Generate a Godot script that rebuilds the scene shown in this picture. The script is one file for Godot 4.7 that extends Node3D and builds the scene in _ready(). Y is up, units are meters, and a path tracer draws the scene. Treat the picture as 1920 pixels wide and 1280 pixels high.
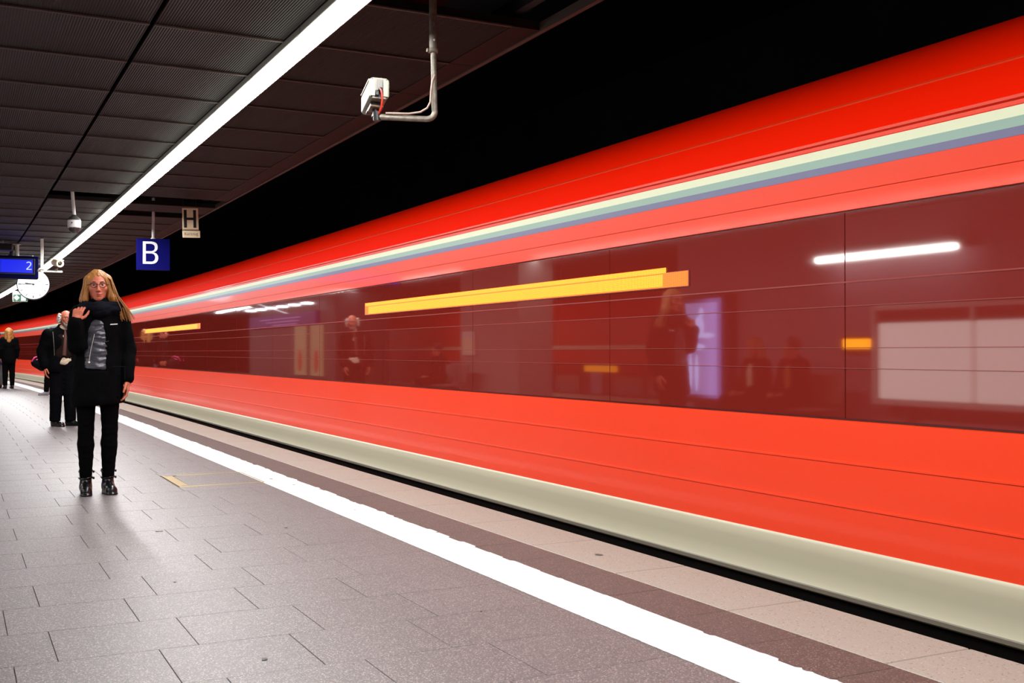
extends Node3D
# An underground platform with a red train standing along it. Metres; x to the right, t (= -z) along the platform, y up; platform surface y = 0.

const EYE := 1.1
const CEIL := 3.05
const LAMP_X := 1.85
const TRAIN_X := 3.72
var M := {}
var rng := RandomNumberGenerator.new()

func _ready() -> void:
	rng.seed = 7
	# ---------- camera, environment, exposure
	var cam := Camera3D.new()
	cam.name = "camera"
	cam.fov = rad_to_deg(2.0 * atan(640.0 / 2050.0))
	cam.near = 0.05
	cam.far = 300.0
	cam.position = Vector3(0, EYE, 0)
	cam.rotation = Vector3(deg_to_rad(0.56), deg_to_rad(-27.08), 0)
	add_child(cam)
	cam.current = true
	var we := WorldEnvironment.new()
	we.name = "environment"
	var env := Environment.new()
	env.background_mode = Environment.BG_COLOR
	env.background_color = Color(0, 0, 0)
	env.ambient_light_source = Environment.AMBIENT_SOURCE_DISABLED
	env.tonemap_mode = Environment.TONE_MAPPER_LINEAR
	env.tonemap_exposure = 1.0
	env.sdfgi_enabled = true
	env.ssao_enabled = true
	env.ssil_enabled = true
	we.environment = env
	add_child(we)
	materials()
	lamps()
	shell()
	paving()
	ceiling()
	train()
	fittings()
	people()
	platform_furniture()

# ---------------------------------------------------------------- basics
func bend(t: float) -> float:          # the platform curves gently to the left far ahead
	var d := maxf(t - 16.5, 0.0)
	return -0.0009 * d * d

func P(t: float, x: float, y: float) -> Vector3:
	return Vector3(x + bend(t), y, -t)

func mat(c: Color, rough := 0.6, metal := 0.0, spec := 0.5) -> StandardMaterial3D:
	var m := StandardMaterial3D.new()
	m.albedo_color = c
	m.roughness = rough
	m.metallic = metal
	m.metallic_specular = spec
	return m

func glow(c: Color, e: float) -> StandardMaterial3D:
	var m := mat(Color(0.12, 0.12, 0.12), 0.5, 0.0, 0.3)
	m.emission_enabled = true
	m.emission = c
	m.emission_energy_multiplier = e
	return m

func stb() -> SurfaceTool:
	var st := SurfaceTool.new()
	st.begin(Mesh.PRIMITIVE_TRIANGLES)
	st.set_smooth_group(-1)
	return st

func node(called: String, st, m: Material, parent: Node = self) -> MeshInstance3D:
	var o := MeshInstance3D.new()
	o.name = called
	if st is SurfaceTool:
		st.generate_normals()
		o.mesh = st.commit()
	else:
		o.mesh = st
	o.material_override = m
	o.cast_shadow = GeometryInstance3D.SHADOW_CASTING_SETTING_ON
	parent.add_child(o, true)
	return o

func base(called: String, at := Vector3.ZERO, turn := 0.0) -> Node3D:
	var o := Node3D.new()
	o.name = called
	o.position = at
	o.rotation.y = turn
	add_child(o, true)
	return o

func tag(o: Node, label: String, category: String, group := "") -> void:
	o.set_meta("label", label)
	o.set_meta("category", category)
	if group != "":
		o.set_meta("group", group)

func struct(o: Node) -> Node:
	o.set_meta("kind", "structure")
	return o

func tri(st: SurfaceTool, a: Vector3, b: Vector3, c: Vector3) -> void:   # counter-clockwise seen from outside
	st.add_vertex(a)
	st.add_vertex(c)
	st.add_vertex(b)

func quad(st: SurfaceTool, a: Vector3, b: Vector3, c: Vector3, d: Vector3) -> void:
	tri(st, a, b, c)
	tri(st, a, c, d)

func quad_uv(st: SurfaceTool, p: Array, uv: Array) -> void:
	for i in [0, 2, 1, 0, 3, 2]:
		st.set_uv(uv[i])
		st.add_vertex(p[i])

# a box with all twelve edges chamfered
func box(st: SurfaceTool, at: Transform3D, size: Vector3, bevel := 0.003) -> void:
	var h := size / 2
	var b := minf(bevel, minf(h.x, minf(h.y, h.z)) * 0.45)
	var ax := [Vector3.RIGHT, Vector3.UP, Vector3.BACK]
	st.set_smooth_group(-1)
	for i in 3:
		for s in [-1.0, 1.0]:
			var n: Vector3 = ax[i] * s
			var u: Vector3 = ax[(i + 1) % 3]
			var v: Vector3 = ax[(i + 2) % 3] * s
			var hn := h[i]
			var hu := h[(i + 1) % 3] - b
			var hv := h[(i + 2) % 3] - b
			quad(st, at * (n * hn - u * hu - v * hv), at * (n * hn + u * hu - v * hv), at * (n * hn + u * hu + v * hv), at * (n * hn - u * hu + v * hv))
			# edge strips towards +/-u
			for e in [-1.0, 1.0]:
				var w: Vector3 = u * e
				var q := [at * (n * hn + w * hu - v * hv), at * (n * (hn - b) + w * (hu + b) - v * hv), at * (n * (hn - b) + w * (hu + b) + v * hv), at * (n * hn + w * hu + v * hv)]
				if e > 0:
					quad(st, q[0], q[1], q[2], q[3])
				else:
					quad(st, q[3], q[2], q[1], q[0])
	for sx in [-1.0, 1.0]:
		for sy in [-1.0, 1.0]:
			for sz in [-1.0, 1.0]:
				var a := at * Vector3(sx * h.x, sy * (h.y - b), sz * (h.z - b))
				var c := at * Vector3(sx * (h.x - b), sy * h.y, sz * (h.z - b))
				var d := at * Vector3(sx * (h.x - b), sy * (h.y - b), sz * h.z)
				if sx * sy * sz > 0:
					tri(st, a, c, d)
				else:
					tri(st, a, d, c)

func at(x: float, y: float, t: float) -> Transform3D:
	return Transform3D(Basis(), Vector3(x, y, -t))

func tube(st: SurfaceTool, pts: Array, radii: Array, sides := 10, caps := true) -> void:
	st.set_smooth_group(1)
	var rings := []
	var up := Vector3.UP
	for i in pts.size():
		var d: Vector3 = (pts[min(i + 1, pts.size() - 1)] - pts[max(i - 1, 0)]).normalized()
		if absf(d.dot(up)) > 0.95:
			up = Vector3(0.9, 0.1, 0.42)
		var u := d.cross(up).normalized()
		up = u.cross(d).normalized()
		var r: float = radii[min(i, radii.size() - 1)]
		var ring := []
		for k in sides:
			var a := TAU * k / sides
			ring.append(pts[i] + (u * cos(a) + up * sin(a)) * r)
		rings.append(ring)
	for i in rings.size() - 1:
		for k in sides:
			var j := (k + 1) % sides
			quad(st, rings[i][k], rings[i + 1][k], rings[i + 1][j], rings[i][j])
	if caps:
		st.set_smooth_group(-1)
		for k in range(1, sides - 1):
			tri(st, rings[0][0], rings[0][k], rings[0][k + 1])
			tri(st, rings[-1][0], rings[-1][k + 1], rings[-1][k])

# turned about the local y axis; profile of (radius, height), bottom to top
func lathe(st: SurfaceTool, at_: Transform3D, prof: Array, sides := 24) -> void:
	st.set_smooth_group(1)
	for i in prof.size() - 1:
		for k in sides:
			var a := TAU * k / sides
			var b := TAU * (k + 1) / sides
			var p: Vector2 = prof[i]
			var q: Vector2 = prof[i + 1]
			var A := at_ * Vector3(p.x * cos(a), p.y, p.x * sin(a))
			var B := at_ * Vector3(p.x * cos(b), p.y, p.x * sin(b))
			var C := at_ * Vector3(q.x * cos(b), q.y, q.x * sin(b))
			var D := at_ * Vector3(q.x * cos(a), q.y, q.x * sin(a))
			if q.x > 1e-5:
				tri(st, A, D, C)
			if p.x > 1e-5:
				tri(st, A, C, B)

# a cross-section of (x, y) points swept along the track
func sweep(st: SurfaceTool, prof: Array, t0: float, t1: float, smooth := false, closed := false, step := 1.5) -> void:
	var n := int(ceil((t1 - t0) / step))
	if t1 <= 16.5:
		n = 1
	st.set_smooth_group(1 if smooth else -1)
	var m := prof.size() if closed else prof.size() - 1
	for i in n:
		var ta := t0 + (t1 - t0) * i / n
		var tb := t0 + (t1 - t0) * (i + 1) / n
		for k in m:
			var p: Vector2 = prof[k]
			var q: Vector2 = prof[(k + 1) % prof.size()]
			quad(st, P(ta, p.x, p.y), P(tb, p.x, p.y), P(tb, q.x, q.y), P(ta, q.x, q.y))
	if closed:
		st.set_smooth_group(-1)
		for k in range(1, prof.size() - 1):
			var a: Vector2 = prof[0]
			var b: Vector2 = prof[k]
			var c: Vector2 = prof[k + 1]
			tri(st, P(t0, a.x, a.y), P(t0, b.x, b.y), P(t0, c.x, c.y))
			tri(st, P(t1, a.x, a.y), P(t1, c.x, c.y), P(t1, b.x, b.y))

func side(st: SurfaceTool, prof: Array, t0: float, t1: float, smooth := false) -> void:   # facing the platform (-x), profile given bottom to top
	var p := prof.duplicate()
	p.reverse()
	sweep(st, p, t0, t1, smooth)

func slab(st: SurfaceTool, t0: float, t1: float, x0: float, x1: float, y0: float, y1: float) -> void:
	# seen along the track: left bottom, right bottom, right top, left top
	sweep(st, [Vector2(x0, y0), Vector2(x1, y0), Vector2(x1, y1), Vector2(x0, y1)], t0, t1, false, true)

func area_light(called: String, where: Vector3, size: Vector2, towards: Vector3, c: Color, e: float, parent: Node = self) -> void:
	var l := AreaLight3D.new()
	l.name = called
	l.area_size = size
	l.light_color = c
	l.light_energy = e
	l.area_normalize_energy = true
	l.area_range = 60.0
	l.area_attenuation = 2.0
	l.shadow_enabled = true
	parent.add_child(l, true)
	var up := Vector3.UP if absf(towards.y) < 0.9 else Vector3(0, 0, -1)
	l.transform = Transform3D(Basis.looking_at(towards, up), where)

# ---------------------------------------------------------------- materials
func speckle(size: int, b: float, specks: int, low: float, high: float, grain: float) -> ImageTexture:
	var im := Image.create(size, size, false, Image.FORMAT_RGB8)
	var r := RandomNumberGenerator.new()
	r.seed = 11
	for y in size:
		for x in size:
			var v := b + r.randf_range(-grain, grain)
			im.set_pixel(x, y, Color(v, v, v))
	for i in specks:
		var v := r.randf_range(low, high)
		if r.randf() < 0.45:
			v = b * r.randf_range(0.55, 0.8)
		var px := r.randi() % size
		var py := r.randi() % size
		for dx in r.randi_range(1, 3):
			for dy in r.randi_range(1, 3):
				im.set_pixel((px + dx) % size, (py + dy) % size, Color(v, v, v * 0.98))
	return ImageTexture.create_from_image(im)

func tri_tex(m: StandardMaterial3D, tex: Texture2D, scale: float) -> void:
	m.albedo_texture = tex
	m.uv1_triplanar = true
	m.uv1_world_triplanar = true
	m.uv1_scale = Vector3.ONE * scale

func noise_tex(freq: float, lo: Color, hi: Color, s := 3) -> NoiseTexture2D:
	var n := FastNoiseLite.new()
	n.seed = s
	n.frequency = freq
	n.fractal_octaves = 4
	var g := Gradient.new()
	g.set_color(0, lo)
	g.set_color(1, hi)
	var t := NoiseTexture2D.new()
	t.width = 256
	t.height = 256
	t.seamless = true
	t.noise = n
	t.color_ramp = g
	return t

func materials() -> void:
	var grain := speckle(512, 0.56, 12000, 0.92, 1.0, 0.13)
	var i := 0
	for c in [Color(0.70, 0.645, 0.64), Color(0.685, 0.632, 0.626), Color(0.71, 0.654, 0.649), Color(0.692, 0.638, 0.632)]:
		var m := mat(c, 0.5, 0.0, 0.62)
		tri_tex(m, grain, 1.1)
		M["tile%d" % i] = m
		i += 1
	M.border = mat(Color(0.585, 0.505, 0.475), 0.5)
	tri_tex(M.border, grain, 1.1)
	M.edge = mat(Color(0.79, 0.755, 0.70), 0.55)
	tri_tex(M.edge, speckle(512, 0.8, 2500, 0.85, 1.0, 0.05), 0.9)
	M.grout = mat(Color(0.38, 0.35, 0.34), 0.9)
	M.paint = mat(Color(0.93, 0.93, 0.93), 0.6)
	tri_tex(M.paint, noise_tex(0.02, Color(0.93, 0.92, 0.91), Color(1, 1, 1)), 0.9)
	M.concrete = mat(Color(0.16, 0.16, 0.17), 0.9)
	tri_tex(M.concrete, noise_tex(0.01, Color(0.7, 0.7, 0.7), Color(1, 1, 1), 5), 0.3)
	M.dark = mat(Color(0.05, 0.05, 0.055), 0.85)
	M.black = mat(Color(0.035, 0.033, 0.035), 0.5)
	# corrugated ceiling sheet: ribs along the track, 16 mm apart
	var im := Image.create(32, 4, false, Image.FORMAT_RGB8)
	for x in 32:
		var v := 0.5 + 0.5 * cos(TAU * x / 32.0)
		for y in 4:
			im.set_pixel(x, y, Color(v, v, v))
	M.panel = mat(Color(0.09, 0.072, 0.068), 0.6, 0.0, 0.25)
	M.strip = mat(Color(0.27, 0.21, 0.19), 0.6)
	M.panel.heightmap_enabled = true
	M.panel.heightmap_texture = ImageTexture.create_from_image(im)
	M.panel.heightmap_scale = 0.45
	M.margin = mat(Color(0.115, 0.09, 0.083), 0.6, 0.0, 0.25)
	M.rail = mat(Color(0.26, 0.20, 0.175), 0.6)
	M.steel = mat(Color(0.56, 0.53, 0.48), 0.5, 0.35)
	tri_tex(M.steel, noise_tex(0.03, Color(0.6, 0.58, 0.55), Color(1, 1, 1), 9), 3.0)
	M.white_metal = mat(Color(0.82, 0.82, 0.80), 0.4)
	M.brass = mat(Color(0.66, 0.58, 0.42), 0.4, 0.5)
	# train
	M.red = mat(Color(0.94, 0.235, 0.07), 0.38, 0.0, 0.4)
	M.red.clearcoat_enabled = true
	M.red.clearcoat = 0.2
	M.red.clearcoat_roughness = 0.06
	M.roof_red = mat(Color(0.99, 0.12, 0.0), 0.6, 0.0, 0.08)
	M.roof_grey = mat(Color(0.10, 0.06, 0.06), 0.8, 0.0, 0.2)
	M.glass = mat(Color(0.48, 0.135, 0.105), 0.04, 0.0, 0.7)
	M.glass.clearcoat_enabled = true
	M.glass.clearcoat = 0.6
	M.glass.clearcoat_roughness = 0.02
	M.seal = mat(Color(0.46, 0.125, 0.10), 0.3)
	M.transom = mat(Color(0.56, 0.16, 0.12), 0.5)
	M.cream = mat(Color(0.90, 0.93, 0.78), 0.4)
	M.teal = mat(Color(0.57, 0.70, 0.635), 0.35)
	M.blue = mat(Color(0.42, 0.42, 0.56), 0.35)
	M.skirt = mat(Color(0.77, 0.75, 0.645), 0.4)
	M.skirt_edge = mat(Color(0.45, 0.42, 0.36), 0.5)
	# signs
	M.sign_blue = mat(Color(0.05, 0.05, 0.36), 0.6, 0.0, 0.12)
	M.sign_white = mat(Color(0.9, 0.9, 0.9), 0.5)
	M.sign_cream = mat(Color(0.90, 0.83, 0.69), 0.55)
	M.ink = mat(Color(0.02, 0.02, 0.025), 0.5)
	M.cable_red = mat(Color(0.72, 0.16, 0.10), 0.5)
	# people
	M.skin = mat(Color(0.72, 0.39, 0.29), 0.6)
	M.skin.subsurf_scatter_enabled = true
	M.skin.subsurf_scatter_strength = 0.08
	M.cloth_black = mat(Color(0.022, 0.022, 0.028), 0.9, 0.0, 0.15)
	M.cloth_navy = mat(Color(0.045, 0.048, 0.08), 0.9, 0.0, 0.2)
	M.cloth_trousers = mat(Color(0.03, 0.03, 0.045), 0.9, 0.0, 0.15)
	M.leather = mat(Color(0.035, 0.035, 0.04), 0.28)
	M.satin = mat(Color(0.22, 0.22, 0.25), 0.35)
	M.shirt = mat(Color(0.78, 0.72, 0.62), 0.7)
	M.tie = mat(Color(0.28, 0.13, 0.10), 0.7)
	M.blonde = mat(Color(0.58, 0.375, 0.155), 0.6)
	M.grey_hair = mat(Color(0.72, 0.70, 0.66), 0.6)
	M.beard = mat(Color(0.42, 0.37, 0.33), 0.7)
	M.brown_hair = mat(Color(0.12, 0.08, 0.06), 0.6)
	M.lip = mat(Color(0.66, 0.26, 0.22), 0.45)
	M.eye = mat(Color(1, 1, 1), 0.45)
	M.eye.vertex_color_use_as_albedo = true
	M.grey_cloth = mat(Color(0.42, 0.43, 0.45), 0.85)
	M.blue_cloth = mat(Color(0.08, 0.16, 0.36), 0.8)
	M.magenta = mat(Color(0.75, 0.05, 0.35), 0.5)
	M.shoe_grey = mat(Color(0.5, 0.5, 0.52), 0.6)
	M.wood = mat(Color(0.30, 0.20, 0.13), 0.5)

# ---------------------------------------------------------------- light line under the ceiling
func lamps() -> void:
	var tube_glow := glow(Color(1.0, 0.98, 0.92), 4.0)
	var holder := mat(Color(0.5, 0.5, 0.48), 0.4, 0.3)
	var pitch := 1.19
	for n in range(-6, 46 + 44):
		var second := n >= 46
		var i := n - 52 if second else n
		var lx := -2.5 if second else LAMP_X
		var t0 := 6.37 + i * pitch
		var tc := t0 + pitch / 2
		var b := bend(tc)
		var slope := atan((bend(t0 + pitch) - bend(t0)) / pitch)
		var o := base("ceiling_lamp", Vector3(lx + b, 0, -tc), slope * -1.0)
		if second:
			tag(o, "white tube lamp of the second light line, seen only mirrored in the train", "lamp", "tube lamps of the second light line")
		else:
			var which: String = "tube lamp of the light line, behind the viewpoint and out of the frame"
			if i > 11:
				which = "distant white tube lamp of the light line, beyond the dome camera"
			elif i >= 0:
				which = "glowing white tube lamp of the light line, %s from the top edge of the photo" % ["first", "second", "third", "fourth", "fifth", "sixth", "seventh", "eighth", "ninth", "tenth", "eleventh", "twelfth"][i]
			tag(o, which, "lamp", "tube lamps of the light line along the platform ceiling")
		var st := stb()
		box(st, at(0, 3.022, 0), Vector3(0.03, 0.05, pitch - 0.01), 0.006)
		node("lamp_housing", st, holder, o)
		st = stb()
		var h := pitch * 0.5 - 0.012
		tube(st, [Vector3(0, 2.955, -h), Vector3(0, 2.955, -h + 0.03), Vector3(0, 2.955, h - 0.03), Vector3(0, 2.955, h)], [0.03, 0.04, 0.04, 0.03], 14)
		node("lamp_tube", st, tube_glow, o)
		if not second:      # white cheek on the track side
			st = stb()
			box(st, at(0.046, 2.9575, 0), Vector3(0.006, 0.122, pitch - 0.004), 0.001)
			node("lamp_reflector", st, M.white_metal, o)
		area_light("lamp_light", Vector3(0, 2.906, 0), Vector2(0.08, pitch - 0.05), Vector3.DOWN, Color(0.99, 0.985, 0.985), LAMP_E * (0.32 if second else 1.0), o)

const LAMP_E := 4.0

# ---------------------------------------------------------------- tunnel
func shell() -> void:
	var st := stb()
	slab(st, -7, 76, 8.2, 8.6, -1.4, 4.9)
	struct(node("wall_right", st, M.concrete))
	st = stb()
	slab(st, -7, 76, -10.0, -9.6, -1.4, 4.9)
	struct(node("wall_left", st, M.concrete))
	st = stb()
	slab(st, 76, 76.4, -10.0, 8.6, -1.4, 4.9)
	struct(node("wall_far", st, M.concrete))
	st = stb()
	slab(st, -7.4, -7, -10.0, 8.6, -1.4, 4.9)
	struct(node("wall_near", st, M.concrete))
	st = stb()
	slab(st, -7.4, 76.4, -10.0, 8.6, 4.9, 5.2)
	struct(node("ceiling_slab", st, M.dark))
	st = stb()
	slab(st, -7.4, 76.4, -10.0, 8.6, -1.7, -1.4)
	struct(node("ground_trackbed", st, M.dark))

const ROW := 0.47
const COL := 0.49
const PLAT_L := -5.2

func tile_mesh(w: float, d: float) -> ArrayMesh:
	var st := stb()
	box(st, Transform3D(Basis(), Vector3(0, -0.02, 0)), Vector3(w, 0.04, d), 0.0012)
	st.generate_normals()
	return st.commit()

func paving() -> void:
	var f := base("floor")
	struct(f)
	var st := stb()
	slab(st, -7, 76, PLAT_L, 3.36, -0.9, -0.0065)
	node("concrete_bed", st, M.grout, f)
	var far := stb()
	var far_b := stb()
	var border_tile := tile_mesh(0.318, ROW - 0.002)
	var r := RandomNumberGenerator.new()
	r.seed = 5
	var cache := {}
	var gap := 0.0024
	for k in range(-20, 150):
		var t0 := 3.27 + k * ROW
		var ph := 0.194 if (k % 2 + 2) % 2 == 1 else 0.339
		var c := -13
		while true:
			var xa := ph + c * COL
			c += 1
			if xa > 2.60:
				break
			var x0 := maxf(xa, PLAT_L + 0.4)
			var x1 := minf(xa + COL, 2.62)
			if x1 - x0 < 0.03:
				continue
			var in_hatch := x0 < 2.36 and x1 > 1.64 and t0 < 10.08 and t0 + ROW > 9.18
			var w := x1 - x0 - gap
			var near: bool = t0 > 2.3 and t0 < 13.5 and x1 > -0.25
			if in_hatch:
				continue
			if near:
				var key := "%.3f" % w
				if not cache.has(key):
					cache[key] = tile_mesh(w, ROW - gap)
				var o := node("floor_tile", cache[key], M["tile%d" % (r.randi() % 4)], f)
				o.position = Vector3((x0 + x1) / 2, r.randf_range(-0.0006, 0.0), -(t0 + ROW / 2))
				o.rotation = Vector3(r.randf_range(-0.0012, 0.0012), 0, r.randf_range(-0.0012, 0.0012))
			else:
				var tm := t0 + ROW / 2
				box(far, at((x0 + x1) / 2 + bend(tm), -0.02, tm), Vector3(w, 0.04, ROW - gap), 0.002)
		# the brown border row between white line and edge slabs
		if t0 > 2.3 and t0 < 13.5:
			var ob := node("border_tile", border_tile, M.border, f)
			ob.position = Vector3(2.78, r.randf_range(-0.0006, 0.0), -(t0 + ROW / 2))
		else:
			var tm2 := t0 + ROW / 2
			box(far_b, at(2.78 + bend(tm2), -0.02, tm2), Vector3(0.318, 0.04, ROW - 0.002), 0.002)
	var o3 := node("distant_border_tiles", far_b, M.border, f)
	o3.set_meta("kind", "stuff")
	var o2 := node("distant_floor_tiles", far, M.tile0, f)
	o2.set_meta("kind", "stuff")
	# tiles cut round the access cover
	for q in [[1.64, 2.362, 8.91, 9.178], [1.319, 1.64, 8.91, 9.38], [2.362, 2.62, 8.91, 9.38], [1.174, 1.64, 9.38, 9.85], [2.362, 2.62, 9.38, 9.85], [1.64, 2.362, 10.082, 10.32], [1.319, 1.64, 9.85, 10.32], [2.362, 2.62, 9.85, 10.32]]:
		var o := node("floor_tile", tile_mesh(q[1] - q[0] - gap, q[3] - q[2] - gap), M.tile0, f)
		o.position = Vector3((q[0] + q[1]) / 2, 0, -(q[2] + q[3]) / 2)
	# pale edge slabs
	for k in range(-10, 82):
		var t0 := 2.85 + k * 0.885
		if t0 < 16.5:
			var o := node("edge_slab", tile_mesh_edge(0.425, 0.88), M.edge, f)
			o.position = Vector3(3.155, 0, -(t0 + 0.4425))
		else:
			var tm := t0 + 0.4425
			var o := node("edge_slab", tile_mesh_edge(0.425, 0.884), M.edge, f)
			o.position = Vector3(3.155 + bend(tm), 0, -tm)
			o.rotation.y = -atan((bend(tm + 0.1) - bend(tm - 0.1)) / 0.2)
	# white painted safety line with a ragged right-hand edge
	st = stb()
	var t := -6.0
	var right := 2.635
	var left := 2.335
	var pl := Vector2(left, right)
	while t < 72.0:
		var step := 0.018 if t > 2 and t < 14 else (0.06 if t < 25 else 0.5)
		var nl := left + r.randf_range(-0.0015, 0.0015)
		var nr := pl.y
		if r.randf() < 0.22:
			nr = right + r.randf_range(-0.016, 0.012) * (1.0 if r.randf() < 0.6 else 0.4)
		quad(st, P(t, pl.x, 0.0016), P(t, pl.y, 0.0016), P(t + step, nr, 0.0016), P(t + step, nl, 0.0016))
		if absf(nr - pl.y) > 0.0:
			quad(st, P(t, pl.y, -0.002), P(t + step, nr, -0.002), P(t + step, nr, 0.0016), P(t, pl.y, 0.0016))
		pl = Vector2(nl, nr)
		t += step
	var line := node("safety_line", st, M.paint, f)
	line.set_meta("label", "broad white painted safety line with a ragged edge")
	# metal stud and gum spots trodden into the paving
	st = stb()
	lathe(st, Transform3D(Basis(), Vector3(1.133, 0.0005, -6.98)), [Vector2(0.024, -0.001), Vector2(0.022, 0.002), Vector2(0, 0.0025)], 20)
	node("floor_stud", st, M.steel, f)
	for q in [[1.86, 6.75, 0.010], [2.9, 5.0, 0.0], [3.13, 5.08, 0.022], [0.95, 5.4, 0.007], [2.0, 4.2, 0.008], [2.52, 8.9, 0.014], [2.46, 9.4, 0.018], [1.0, 3.9, 0.012], [2.5, 7.3, 0.01]]:
		if q[2] > 0.0:
			st = stb()
			var ring := []
			for k in 9:
				var a: float = TAU * k / 9
				var rr: float = q[2] * r.randf_range(0.7, 1.25)
				ring.append(Vector3(q[0] + cos(a) * rr, 0.0022, -q[1] + sin(a) * rr * 1.2))
			for k in 9:
				tri(st, Vector3(q[0], 0.004, -q[1]), ring[(k + 1) % 9], ring[k])
			node("gum_spot", st, M.ink if q[0] < 2.8 else M.grout, f)
	# access cover in a brass frame, inset with paving
	var h := base("access_cover", Vector3(2.0, 0, -9.63))
	tag(h, "rectangular access cover in a beige metal frame set into the platform beside the white line", "access cover")
	st = stb()
	box(st, at(0.045, -0.012, 0), Vector3(0.60, 0.022, 0.82), 0.002)
	node("cover_inlay", st, M.tile1, h)
	st = stb()
	box(st, at(-0.305, -0.009, 0), Vector3(0.085, 0.024, 0.86), 0.003)
	node("frame_bar", st, M.brass, h)
	for s in [-1.0, 1.0]:
		st = stb()
		box(st, at(0, -0.009, s * 0.427), Vector3(0.70, 0.024, 0.026), 0.003)
		node("frame_bar", st, M.brass, h)
	st = stb()
	box(st, at(0.352, -0.009, 0), Vector3(0.018, 0.024, 0.86), 0.003)
	node("frame_bar", st, M.brass, h)
	for s in [-1.0, 1.0]:
		st = stb()
		box(st, at(-0.275, 0.001, s * 0.40), Vector3(0.10, 0.008, 0.03), 0.002)
		node("lifting_eye", st, M.steel, h)

var edge_cache := {}
func tile_mesh_edge(w: float, d: float) -> ArrayMesh:
	var key := "%.3f" % d
	if not edge_cache.has(key):
		var st := stb()
		box(st, Transform3D(Basis(), Vector3(0, -0.06, 0)), Vector3(w, 0.12, d), 0.004)
		st.generate_normals()
		edge_cache[key] = st.commit()
	return edge_cache[key]

# ---------------------------------------------------------------- ceiling of corrugated panels
func panel_mesh(w: float, d: float) -> ArrayMesh:
	# a shallow tray: the near edge (towards +z) hangs 3 cm lower than the far one, with turned-up lips
	var st := stb()
	var y0 := 0.0
	var y1 := 0.002
	var x0 := -w / 2
	var x1 := w / 2
	var z0 := d / 2
	var z1 := -d / 2
	var uw := w / 0.016
	st.set_smooth_group(-1)
	quad_uv(st, [Vector3(x0, y0, z0), Vector3(x0, y1, z1), Vector3(x1, y1, z1), Vector3(x1, y0, z0)], [Vector2(0, 0), Vector2(0, 1), Vector2(uw, 1), Vector2(uw, 0)])
	for e in [[Vector3(x0, y0, z0), Vector3(x1, y0, z0)], [Vector3(x1, y1, z1), Vector3(x0, y1, z1)], [Vector3(x1, y0, z0), Vector3(x1, y1, z1)], [Vector3(x0, y1, z1), Vector3(x0, y0, z0)]]:
		var u := Vector3(0, 0.05, 0)
		quad_uv(st, [e[0], e[1], e[1] + u, e[0] + u], [Vector2(0, 0), Vector2(0, 0), Vector2(0, 0.1), Vector2(0, 0.1)])
	quad_uv(st, [Vector3(x0, y0 + 0.05, z0), Vector3(x1, y0 + 0.05, z0), Vector3(x1, y1 + 0.05, z1), Vector3(x0, y1 + 0.05, z1)], [Vector2(0, 0), Vector2(0, 0), Vector2(0, 0), Vector2(0, 0)])
	st.generate_normals()
	return st.commit()

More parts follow.
